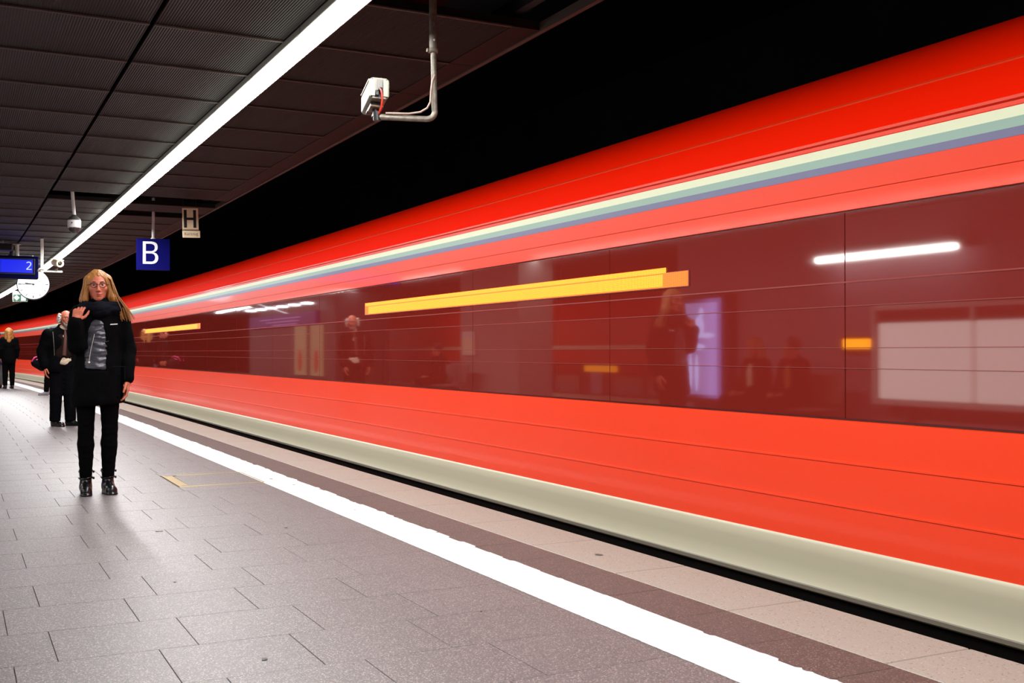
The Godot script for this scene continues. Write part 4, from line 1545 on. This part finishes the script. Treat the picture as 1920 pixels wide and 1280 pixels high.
	for k in 16:
		var u := rng.randf()
		var z := rng.randf_range(-0.03, 0.04)
		lines.append([h + Vector3(-0.02 - 0.03 * u, 0.106, z - 0.02), h + Vector3(-0.09 - 0.006 * u, 0.05, z), h + Vector3(-0.105 - 0.02 * u, -0.06, z), h + Vector3(-0.10 - 0.03 * u, -0.16 - 0.03 * rng.randf(), z + 0.02)])
	strands("hair_strands", lines, 0.005, 0.0015, M.blonde, o)

func bearded_man() -> void:
	var o := base("person", Vector3(1.455, 0, -17.53), deg_to_rad(6))
	tag(o, "old bald man with white side hair, glasses and beard in an open dark coat", "person")
	var J := stand()
	J.head = Vector3(0.035, 1.595, 0.04)
	J.neck = Vector3(0.0, 1.42, -0.01)
	J.chest = Vector3(-0.03, 1.25, 0)
	J.waist = Vector3(-0.03, 1.06, 0)
	J.pelvis = Vector3(-0.02, 0.94, 0)
	J.sl = Vector3(0.15, 1.36, 0)
	J.sr = Vector3(-0.20, 1.36, -0.01)
	J.er = Vector3(-0.275, 1.11, -0.05)
	J.wr = Vector3(-0.25, 0.88, 0.03)
	J.el = Vector3(0.20, 1.11, -0.02)
	J.wl = Vector3(0.17, 0.88, 0.08)
	J.hr = Vector3(-0.095, 0.90, 0)
	J.kr = Vector3(-0.095, 0.49, 0.02)
	J.ar = Vector3(-0.10, 0.09, -0.02)
	J.hl = Vector3(0.07, 0.90, 0)
	J.kl = Vector3(0.095, 0.49, 0.02)
	J.al = Vector3(0.115, 0.09, -0.02)
	var hb := Basis.from_euler(Vector3(deg_to_rad(4), deg_to_rad(14), deg_to_rad(-3)))
	body_mesh(J, hb, 0.02, 0.006, o, 1.03)
	eyes(J.head, hb, o)
	mouth(J.head, hb, o)
	spectacles(J.head, hb, o, mat(Color(0.25, 0.08, 0.05), 0.4))
	trousers(J, M.cloth_trousers, o, 0.017, [0.105, 0.088, 0.084, 0.078], 0.075)
	shoe("shoe", Vector3(-0.10, 0, -0.03), deg_to_rad(20), M.leather, o, 0.009, 0.0, 0.29)
	shoe("shoe", Vector3(0.115, 0, -0.03), deg_to_rad(42), M.leather, o, 0.009, 0.0, 0.29)
	var f := Field.new(Vector3(-0.24, 0.86, -0.16), Vector3(0.18, 1.5, 0.19), 0.013)
	f.ell(Vector3(-0.03, 1.25, 0.01), Vector3(0.150, 0.20, 0.112), 0.05).ell(Vector3(-0.03, 1.06, 0.012), Vector3(0.150, 0.16, 0.125), 0.05).ell(Vector3(-0.02, 0.96, 0.01), Vector3(0.16, 0.10, 0.125), 0.04)
	f.cap(Vector3(0.0, 1.40, 0.0), Vector3(0.01, 1.46, 0.01), 0.068, 0.062, 0.03)
	f.crease(0.008, Vector3(9, 20, 9), 41).cut_plane(Vector3(0, 0.905, 0), Vector3(-0.25, -1, 0))
	net("shirt", [f], M.shirt, o)
	f = Field.new(Vector3(-0.24, 0.9, -0.17), Vector3(0.2, 1.5, 0.2), 0.013)
	f.ell(Vector3(-0.03, 1.25, 0.01), Vector3(0.160, 0.20, 0.122), 0.05).ell(Vector3(-0.03, 1.06, 0.012), Vector3(0.158, 0.16, 0.132), 0.05)
	f.cut_plane(Vector3(0, 0.99, 0), Vector3(-0.1, -1, 0))
	f.cut_ell(Vector3(0.02, 1.43, 0.13), Vector3(0.05, 0.15, 0.09), 0.01)
	net("waistcoat", [f], mat(Color(0.10, 0.055, 0.045), 0.85, 0.0, 0.2), o)
	var st := stb()
	tube(st, [Vector3(0.015, 1.43, 0.085), Vector3(0.01, 1.33, 0.128), Vector3(0.0, 1.2, 0.142), Vector3(-0.01, 1.05, 0.145)], [0.015, 0.022, 0.028, 0.03], 10)
	node("tie", st, M.tie, o)
	f = Field.new(Vector3(-0.42, 0.74, -0.26), Vector3(0.36, 1.52, 0.27), 0.0165)
	f.ell(Vector3(-0.03, 1.25, -0.02), Vector3(0.205, 0.215, 0.15), 0.05).cap(Vector3(-0.04, 1.10, -0.02), Vector3(-0.05, 0.86, -0.01), 0.18, 0.20, 0.05, Vector3(1, 1, 1.2))
	f.cap(J.sl + Vector3(-0.03, 0, 0), J.sr + Vector3(0.03, 0, 0), 0.085, 0.085, 0.05)
	sleeves(f, J, 0.088, 0.07)
	f.cap(Vector3(0.0, 1.43, -0.02), Vector3(0.005, 1.465, -0.02), 0.095, 0.085, 0.03)
	f.crease(0.014, Vector3(8, 7, 8), 45)
	f.cut_plane(Vector3(0, 0.80, 0), Vector3.DOWN)
	f.cut_ell(Vector3(0.012, 1.18, 0.19), Vector3(0.042, 0.34, 0.125), 0.012)
	f.cut_ell(Vector3(0.005, 0.88, 0.2), Vector3(0.085, 0.15, 0.16), 0.012)
	f.cut_ell(Vector3(0.03, 1.52, 0.03), Vector3(0.09, 0.09, 0.10), 0.012)
	net("coat", [f], M.cloth_black, o)
	st = stb()
	tube(st, [Vector3(-0.155, 1.40, 0.085), Vector3(-0.15, 1.22, 0.142), Vector3(-0.14, 1.05, 0.135)], [0.004], 6)
	node("zip", st, M.steel, o)
	# white tufts at the sides and back of a bald crown, grey beard
	var h: Vector3 = J.head
	f = Field.new(h + Vector3(-0.17, -0.17, -0.17), h + Vector3(0.17, 0.12, 0.15), 0.009)
	for s in [-1.0, 1.0]:
		f.ell(h + hb * Vector3(s * 0.088, 0.02, -0.03), Vector3(0.03, 0.055, 0.045), 0.02)
		f.ell(h + hb * Vector3(s * 0.092, -0.035, -0.035), Vector3(0.026, 0.045, 0.035), 0.02)
	f.ell(h + hb * Vector3(0, -0.01, -0.085), Vector3(0.085, 0.06, 0.04), 0.03)
	f.crease(0.022, Vector3(28, 28, 28), 51)
	net("hair", [f], M.grey_hair, o)
	f = Field.new(h + Vector3(-0.12, -0.17, -0.06), h + Vector3(0.12, 0.02, 0.16), 0.007)
	f.ell(h + hb * Vector3(0, -0.098, 0.062), Vector3(0.045, 0.038, 0.038), 0.02)
	for s in [-1.0, 1.0]:
		f.cap(h + hb * Vector3(s * 0.062, -0.035, 0.02), h + hb * Vector3(s * 0.035, -0.09, 0.06), 0.014, 0.02, 0.015)
		f.cap(h + hb * Vector3(0, -0.044, 0.098), h + hb * Vector3(s * 0.033, -0.056, 0.08), 0.008, 0.009, 0.008)
	f.crease(0.008, Vector3(50, 40, 50), 52)
	net("beard", [f], M.beard, o)

# a plainer standing or walking figure; coat, trousers, shoes and hair only as far as the distance shows them
func passer_by(where: Vector3, turn: float, label: String, look: Dictionary, group := "") -> Node3D:
	var o := base("person", where, turn)
	tag(o, label, "person", group)
	var J := stand()
	for k in look.get("joints", {}):
		J[k] = look.joints[k]
	var hb := Basis.from_euler(Vector3(0, look.get("head_turn", 0.0), 0))
	body_mesh(J, hb, 0.026, 0.008, o)
	var seated: bool = look.get("seated", false)
	trousers(J, look.get("trousers", M.cloth_black), o, 0.022, look.get("legs", [0.10, 0.075, 0.075, 0.06]), 0.08)
	var n := 0
	for s in ["l", "r"]:
		shoe("shoe", J["a" + s], look.get("toes", 0.0), look.get("shoes", M.leather), o, 0.012, 0.0, 0.27)
	var f := Field.new(Vector3(-0.42, 0.4, -0.3), Vector3(0.42, 1.56, 0.32), 0.02)
	f.ell(J.chest, Vector3(0.195, 0.215, 0.145), 0.05)
	f.cap(J.waist, J.pelvis + Vector3(0, look.get("hem", -0.05), 0), 0.17, 0.185, 0.05, Vector3(1, 1, 1.2))
	f.cap(J.sl + Vector3(-0.03, 0, 0), J.sr + Vector3(0.03, 0, 0), 0.08, 0.08, 0.05)
	sleeves(f, J, 0.08, 0.062)
	f.cap(J.neck, J.neck + Vector3(0, 0.05, 0), 0.09, 0.08, 0.03)
	f.crease(0.012, Vector3(8, 7, 8), 61)
	f.cut_plane(J.pelvis + Vector3(0, look.get("hem", -0.05) - 0.12, 0), Vector3.DOWN)
	f.cut_ell(J.head + Vector3(0, -0.06, 0.02), Vector3(0.085, 0.085, 0.085), 0.01)
	if look.has("shirt"):
		f.cut_ell(J.chest + Vector3(0, -0.02, 0.19), Vector3(0.075, 0.27, 0.13), 0.012)
	net("coat", [f], look.get("coat", M.cloth_black), o)
	if look.has("shirt"):
		f = Field.new(Vector3(-0.2, 0.5, -0.2), Vector3(0.2, 1.5, 0.22), 0.02)
		f.ell(J.chest, Vector3(0.16, 0.20, 0.122), 0.05).cap(J.waist, J.pelvis, 0.135, 0.14, 0.05)
		f.cut_plane(J.pelvis + Vector3(0, -0.05, 0), Vector3.DOWN)
		net("shirt", [f], look.shirt, o)
	var h: Vector3 = J.head
	f = Field.new(h + Vector3(-0.2, -0.36, -0.22), h + Vector3(0.2, 0.17, 0.16), 0.012)
	f.ell(h + hb * Vector3(0, 0.04, -0.024), Vector3(0.088, 0.096, 0.106), 0.02)
	if look.get("long_hair", false):
		f.cap(h + Vector3(0.05, 0.03, -0.05), h + Vector3(0.08, -0.19, -0.06), 0.06, 0.06, 0.04).cap(h + Vector3(-0.05, 0.03, -0.05), h + Vector3(-0.08, -0.17, -0.06), 0.06, 0.06, 0.04).cap(h + Vector3(0, 0, -0.09), h + Vector3(0, -0.24, -0.12), 0.07, 0.06, 0.04)
	f.cut_ell(h + hb * Vector3(0, -0.03, 0.10), Vector3(0.075, 0.085, 0.085), 0.012)
	f.crease(0.014, Vector3(26, 8, 26), 63)
	net("hair", [f], look.get("hair", M.brown_hair), o)
	return o

func person_behind() -> void:
	passer_by(Vector3(2.215, 0, -30.4), deg_to_rad(-70), "person in black with grey trainers, mostly hidden behind the bearded man", {"joints": {"al": Vector3(0.07, 0.09, 0.12), "ar": Vector3(-0.07, 0.09, -0.14), "kl": Vector3(0.08, 0.49, 0.09), "kr": Vector3(-0.08, 0.5, -0.02)}, "shoes": M.shoe_grey})
	var o := base("bag", Vector3(1.955, 0.62, -30.35), deg_to_rad(12))
	tag(o, "rounded black sports bag with magenta trim hanging behind the bearded man", "bag")
	var f := Field.new(Vector3(-0.26, -0.05, -0.2), Vector3(0.26, 0.45, 0.2), 0.014)
	f.cap(Vector3(-0.06, 0.22, 0), Vector3(0.08, 0.13, 0), 0.13, 0.13, 0.03)
	f.crease(0.01, Vector3(9, 9, 9), 3)
	net("bag_body", [f], M.cloth_navy, o)
	var st := stb()
	tube(st, [Vector3(-0.19, 0.24, 0.06), Vector3(-0.13, 0.335, 0.07), Vector3(-0.03, 0.37, 0.06), Vector3(0.05, 0.34, 0.05)], [0.014, 0.02, 0.018, 0.01], 8)
	tube(st, [Vector3(-0.10, 0.28, 0.125), Vector3(-0.02, 0.31, 0.12)], [0.012], 8)
	node("trim", st, M.magenta, o)
	st = stb()
	tube(st, [Vector3(-0.06, 0.35, 0.0), Vector3(0.02, 0.55, 0.0), Vector3(0.14, 0.76, 0.0)], [0.014], 8)
	node("strap", st, M.cloth_black, o)

func people_at_end() -> void:
	var o := passer_by(Vector3(1.50, 0, -36.3), PI, "woman with loose blonde hair seen from behind in a black jacket, at the far left", {"hair": M.blonde, "long_hair": true, "hem": -0.12, "toes": 0.15})
	o.scale = Vector3.ONE * 1.06
	o = passer_by(Vector3(1.22, 0, -37.2), PI, "person in a blue jacket and grey trousers at the left edge, beyond the blonde woman", {"coat": M.blue_cloth, "trousers": M.grey_cloth, "hem": -0.12})

# ---------------------------------------------------------------- what stands out of frame and shows in the train windows
func pose_seated(side: float) -> Dictionary:
	return {"head": Vector3(0, 1.16, 0.04), "neck": Vector3(0, 0.98, 0.0), "chest": Vector3(0, 0.82, 0), "waist": Vector3(0, 0.64, -0.01), "pelvis": Vector3(0, 0.53, -0.03),
		"sl": Vector3(0.165, 0.945, 0), "sr": Vector3(-0.165, 0.945, 0), "el": Vector3(0.21, 0.69, 0.04), "er": Vector3(-0.21, 0.69, 0.04), "wl": Vector3(0.11, 0.60, 0.25), "wr": Vector3(-0.11, 0.60, 0.25),
		"hl": Vector3(0.085, 0.52, 0.0), "hr": Vector3(-0.085, 0.52, 0.0), "kl": Vector3(0.11, 0.50, 0.42), "kr": Vector3(-0.10, 0.50, 0.42), "al": Vector3(0.10, 0.09, 0.42 + 0.05 * side), "ar": Vector3(-0.10, 0.09, 0.42),
		"handl": [Vector3(-0.5, -0.2, 1), Vector3(0, -1, 0), -1.0, 0.5], "handr": [Vector3(0.5, -0.2, 1), Vector3(0, -1, 0), 1.0, 0.5]}

func bench(t: float, x: float, label: String, n: int) -> void:
	var o := base("bench", Vector3(x, 0, -t), PI / 2)
	tag(o, label, "bench")
	for k in n:
		var st := stb()
		box(st, Transform3D(Basis(), Vector3((k - (n - 1) / 2.0) * 0.62, 0.425, 0.02)), Vector3(0.54, 0.03, 0.44), 0.01)
		node("seat", st, M.steel, o)
		st = stb()
		box(st, Transform3D(Basis(Vector3.RIGHT, -0.15), Vector3((k - (n - 1) / 2.0) * 0.62, 0.66, -0.23)), Vector3(0.54, 0.36, 0.03), 0.01)
		node("backrest", st, M.steel, o)
	var st := stb()
	box(st, Transform3D(Basis(), Vector3(0, 0.375, 0.0)), Vector3(n * 0.62, 0.06, 0.06), 0.006)
	node("rail", st, M.black, o)
	for s in [-1.0, 1.0]:
		st = stb()
		box(st, Transform3D(Basis(), Vector3(s * n * 0.24, 0.175, 0.0)), Vector3(0.06, 0.35, 0.06), 0.006)
		box(st, Transform3D(Basis(), Vector3(s * n * 0.24, 0.01, 0.0)), Vector3(0.08, 0.02, 0.5), 0.006)
		node("leg", st, M.black, o)

func poster_material(kind: int) -> StandardMaterial3D:
	var w := 96
	var h := 128
	var im := Image.create(w, h, false, Image.FORMAT_RGB8)
	var r := RandomNumberGenerator.new()
	r.seed = 90 + kind
	for y in h:
		for x in w:
			var u := float(x) / w
			var v := float(y) / h
			var c := Color(0.82, 0.80, 0.78)
			if kind < 2:      # printed timetable sheet: pale with faint rows and a small coloured box
				if y % 7 == 3 and u > 0.06 and u < 0.94 and (x / 5 + y) % 5 != 0:
					c = Color(0.70, 0.67, 0.66)
				if kind == 0 and u > 0.2 and u < 0.33 and v > 0.62 and v < 0.85:
					c = Color(0.78, 0.62, 0.45)
			else:             # advertisement: pale dancing figure on lavender
				c = Color(0.12, 0.08, 0.20).lerp(Color(0.50, 0.45, 0.75), clampf((0.72 - u) * 2.2, 0.0, 1.0))
				var p := Vector2(u, v * 1.5)
				var fig := minf(((p - Vector2(0.55, 0.42)) / Vector2(0.13, 0.17)).length(), minf(((p - Vector2(0.50, 0.20)) / Vector2(0.06, 0.075)).length(), ((p - Vector2(0.36, 0.55)) / Vector2(0.2, 0.04)).length()))
				fig = minf(fig, minf(((p - Vector2(0.62, 0.72)) / Vector2(0.22, 0.05)).length(), minf(((p - Vector2(0.62, 1.12)) / Vector2(0.05, 0.28)).length(), ((p - Vector2(0.78, 1.1)) / Vector2(0.045, 0.28)).length())))
				if fig < 1.0:
					c = Color(0.72, 0.78, 1.0)
			im.set_pixel(x, y, c)
	var m := mat(Color(0.3, 0.3, 0.3), 0.4)
	m.emission_enabled = true
	m.emission = Color(0, 0, 0)
	m.emission_operator = BaseMaterial3D.EMISSION_OP_ADD
	m.emission_texture = ImageTexture.create_from_image(im)
	m.emission_energy_multiplier = 1.35 if kind < 2 else 2.4
	return m

# an upright sheet facing the train (+x)
func sheet(st: SurfaceTool, x: float, y0: float, y1: float, z0: float, z1: float) -> void:
	st.set_smooth_group(-1)
	quad_uv(st, [Vector3(x, y0, z0), Vector3(x, y0, z1), Vector3(x, y1, z1), Vector3(x, y1, z0)], [Vector2(0, 1), Vector2(1, 1), Vector2(1, 0), Vector2(0, 0)])

func platform_furniture() -> void:
	# dark stair enclosure wall and a clad pillar on the left part of the platform
	var st := stb()
	slab(st, 4.6, 13.55, -2.75, -2.30, 0.0, 2.75)
	struct(node("wall_stairwell", st, mat(Color(0.55, 0.50, 0.54), 0.7)))
	st = stb()
	slab(st, 18.5, 21.2, -2.9, -2.15, 0.0, CEIL - 0.01)
	struct(node("pillar", st, mat(Color(0.55, 0.52, 0.50), 0.6)))
	st = stb()
	# timetable case on the wall
	var o := base("timetable_case", Vector3(-2.06, 0, -8.0))
	tag(o, "wide lit timetable case with two pale sheets, mirrored at the right in the train", "display case")
	box(st, Transform3D(Basis(), Vector3(-0.13, 1.065, 0)), Vector3(0.20, 1.13, 2.76), 0.01)
	node("case", st, M.steel, o)
	for k in 2:
		st = stb()
		sheet(st, 0.0, 0.56, 1.44, 1.31 - k * 1.33, 0.06 - k * 1.33)
		node("sheet", st, poster_material(k), o)
		st = stb()
		sheet(st, -0.01, 1.44, 1.56, 1.31 - k * 1.33, 0.06 - k * 1.33)
		node("header", st, mat(Color(0.25, 0.10, 0.12), 0.5), o)
	for q in [[1.60, 0.05, 0.0, 2.76], [0.525, 0.05, 0.0, 2.76]]:
		st = stb()
		box(st, Transform3D(Basis(), Vector3(0.0, q[0], q[2])), Vector3(0.07, q[1], q[3]), 0.006)
		node("frame_bar", st, M.white_metal, o)
	for z in [-1.355, 0.02, 1.355]:
		st = stb()
		box(st, Transform3D(Basis(), Vector3(0.0, 1.065, z)), Vector3(0.07, 1.03, 0.05), 0.006)
		node("frame_bar", st, M.white_metal, o)
	area_light("case_light", Vector3(0.06, 1.0, 0), Vector2(2.5, 0.85), Vector3.RIGHT, Color(1.0, 0.96, 0.92), 0.9, o)
	for z in [-1.0, 1.0]:
		st = stb()
		box(st, Transform3D(Basis(), Vector3(-0.13, 0.25, z)), Vector3(0.08, 0.52, 0.08), 0.006)
		node("leg", st, M.steel, o)
	# two-tube lamp above it
	o = base("wall_lamp", Vector3(-2.1, 2.23, -9.25))
	tag(o, "bright two-tube lamp above the timetable case, mirrored high in the train window", "lamp")
	st = stb()
	box(st, Transform3D(Basis(), Vector3(-0.10, 0.03, 0)), Vector3(0.2, 0.05, 2.2), 0.006)
	node("fitting", st, M.steel, o)
	for k in 2:
		st = stb()
		tube(st, [Vector3(0.02, 0, 0.02 + (k - 1) * 1.08), Vector3(0.02, 0, 1.04 + (k - 1) * 1.08)], [0.035], 12)
		node("lamp_tube", st, glow(Color(1, 0.99, 0.97), 22.0), o)
	area_light("tube_light", Vector3(0.07, 0, 0), Vector2(2.1, 0.06), Vector3.RIGHT, Color(1, 0.99, 0.97), 1.0, o)
	# amber sign beside the case
	o = base("amber_sign", Vector3(-2.2, 1.20, -9.78))
	tag(o, "small amber dot sign beside the timetable case, mirrored low in the train window", "sign")
	st = stb()
	box(st, Transform3D(Basis(), Vector3(-0.05, 0, 0)), Vector3(0.1, 0.2, 0.56), 0.006)
	node("case", st, M.black, o)
	st = stb()
	sheet(st, 0.004, -0.06, 0.06, 0.23, -0.23)
	var sl := led_material()
	sl.emission_energy_multiplier = 9.0
	node("led_rows", st, sl, o)
	# lit advertisement
	o = base("advert_case", Vector3(-2.06, 0, -12.65))
	tag(o, "tall lavender lit advertisement case with a pale figure, mirrored in the train windows", "display case")
	st = stb()
	box(st, Transform3D(Basis(), Vector3(-0.12, 1.15, 0)), Vector3(0.22, 1.55, 1.02), 0.012)
	node("case", st, M.black, o)
	st = stb()
	sheet(st, 0.0, 0.45, 1.86, 0.45, -0.45)
	node("sheet", st, poster_material(2), o)
	st = stb()
	box(st, Transform3D(Basis(), Vector3(-0.12, 0.2, 0)), Vector3(0.12, 0.4, 0.5), 0.006)
	node("foot", st, M.black, o)
	area_light("case_light", Vector3(0.05, 1.15, 0), Vector2(0.85, 1.3), Vector3.RIGHT, Color(0.7, 0.7, 1.0), 0.5, o)
	# notice frame on the pillar
	o = base("notice_frame", Vector3(-2.13, 1.28, -20.7))
	tag(o, "small white framed notice on the grey pillar, mirrored in the train windows", "notice")
	st = stb()
	box(st, Transform3D(), Vector3(0.03, 0.5, 0.6), 0.005)
	node("frame", st, M.white_metal, o)
	st = stb()
	box(st, Transform3D(Basis(), Vector3(0.012, -0.04, 0)), Vector3(0.012, 0.34, 0.5), 0.002)
	node("paper", st, M.sign_cream, o)
	# benches and those who wait on them
	bench(10.55, -1.62, "metal bench in front of the dark stairwell wall", 3)
	bench(21.0, -1.60, "metal bench in front of the grey pillar", 3)
	var j1 := pose_seated(0.0)
	passer_by(Vector3(-1.60, 0, -10.9), PI / 2, "seated person in a black coat and pale scarf on the bench by the stairwell wall", {"joints": j1, "seated": true, "hair": M.blonde, "long_hair": true, "shirt": M.shirt, "hem": 0.05, "head_turn": -0.5})
	passer_by(Vector3(-1.60, 0, -10.2), PI / 2, "seated person in a dark coat and ochre scarf on the bench by the stairwell wall", {"joints": pose_seated(1.0), "seated": true, "shirt": mat(Color(0.62, 0.40, 0.12), 0.8), "hem": 0.05, "head_turn": 0.5})
	passer_by(Vector3(-1.58, 0, -21.0), PI / 2, "seated person in black on the bench before the grey pillar", {"joints": pose_seated(0.5), "seated": true, "hem": 0.05, "head_turn": 0.6})
	# small shop front further on
	o = base("kiosk", Vector3(-2.1, 0, -34.5))
	tag(o, "small shop front with a purple fascia and cream posters, mirrored far along the train", "kiosk")
	st = stb()
	box(st, Transform3D(Basis(), Vector3(-0.8, 1.4, 0)), Vector3(1.6, 2.8, 10.0), 0.02)
	node("walls", st, mat(Color(0.16, 0.13, 0.15), 0.6), o)
	st = stb()
	box(st, Transform3D(Basis(), Vector3(0.05, 2.12, -0.6)), Vector3(0.1, 0.42, 8.0), 0.01)
	node("fascia", st, glow(Color(0.22, 0.05, 0.36), 0.9), o)
	for k in 3:
		st = stb()
		box(st, Transform3D(Basis(), Vector3(0.105, 2.18 - 0.1 * k, -0.6 + 0.3 * k)), Vector3(0.012, 0.03, 5.0 - k), 0.003)
		node("fascia_band", st, glow(Color(0.6, 0.45, 0.7), 1.2), o)
	for k in 6:
		st = stb()
		lathe(st, Transform3D(Basis(), Vector3(0.35, 2.52, 3.4 - 1.35 * k)), [Vector2(0, -0.02), Vector2(0.16, -0.02), Vector2(0.18, 0.03), Vector2(0, 0.05)], 14)
		node("lamp_disc", st, glow(Color(0.95, 0.97, 1.0), 9.0), o)
	area_light("shop_light", Vector3(0.4, 2.46, 0), Vector2(7.0, 0.3), Vector3(0.3, -1, 0), Color(0.95, 0.97, 1.0), 1.0, o)
	for z in [1.6, 3.3]:
		st = stb()
		box(st, Transform3D(Basis(), Vector3(0.02, 1.15, z)), Vector3(0.05, 1.5, 1.2), 0.006)
		node("poster", st, glow(Color(0.75, 0.66, 0.48), 0.55), o)
		st = stb()
		lathe(st, Transform3D(Basis(Vector3.BACK, -PI / 2), Vector3(0.046, 0.85, z)).scaled_local(Vector3(1.6, 1, 1)), [Vector2(0.22, 0), Vector2(0.2, 0.006), Vector2(0, 0.007)], 18)
		node("poster_print", st, glow(Color(0.8, 0.25, 0.12), 0.6), o)
	# train on the far track
	o = base("train")
	tag(o, "second red train on the far track, seen mirrored in the near train's windows", "train")
	var X := -5.5
	for q in [["lower_side", 0.0, 0.12, M.skirt], ["window_band", 0.12, 0.86, M.seal], ["side_panel", 0.86, 1.18, M.red], ["stripe", 1.18, 1.25, M.cream], ["upper_side", 1.25, 1.85, M.red], ["roof_shoulder", 1.85, 2.3, M.roof_red]]:
		st = stb()
		sweep(st, [Vector2(X, q[1]), Vector2(X - (0.12 if q[0] == "roof_shoulder" else 0.0), q[2])], -2.0, 44.0)
		node(q[0], st, q[3], o)
	st = stb()
	sweep(st, [Vector2(X - 2.8, 2.2), Vector2(X - 1.4, 2.5), Vector2(X - 0.12, 2.3)], -2.0, 44.0)
	node("roof", st, M.roof_grey, o)
	st = stb()
	slab(st, -2.0, 44.0, X - 2.8, X - 0.05, -1.0, 0.9)
	node("underframe", st, M.black, o)
	for k in 14:
		st = stb()
		box(st, Transform3D(Basis(), Vector3(X + 0.002, 0.49, -(12.0 + k * 1.3))), Vector3(0.03, 0.66, 1.12 if k % 3 != 1 else 0.5), 0.02)
		node("window_pane", st, M.glass if k % 3 != 1 else mat(Color(0.65, 0.6, 0.68), 0.2), o)
	st = stb()
	sheet(st, X + 0.03, 0.66, 0.80, -20.2, -21.6)
	node("led_rows", st, led_material(), o)
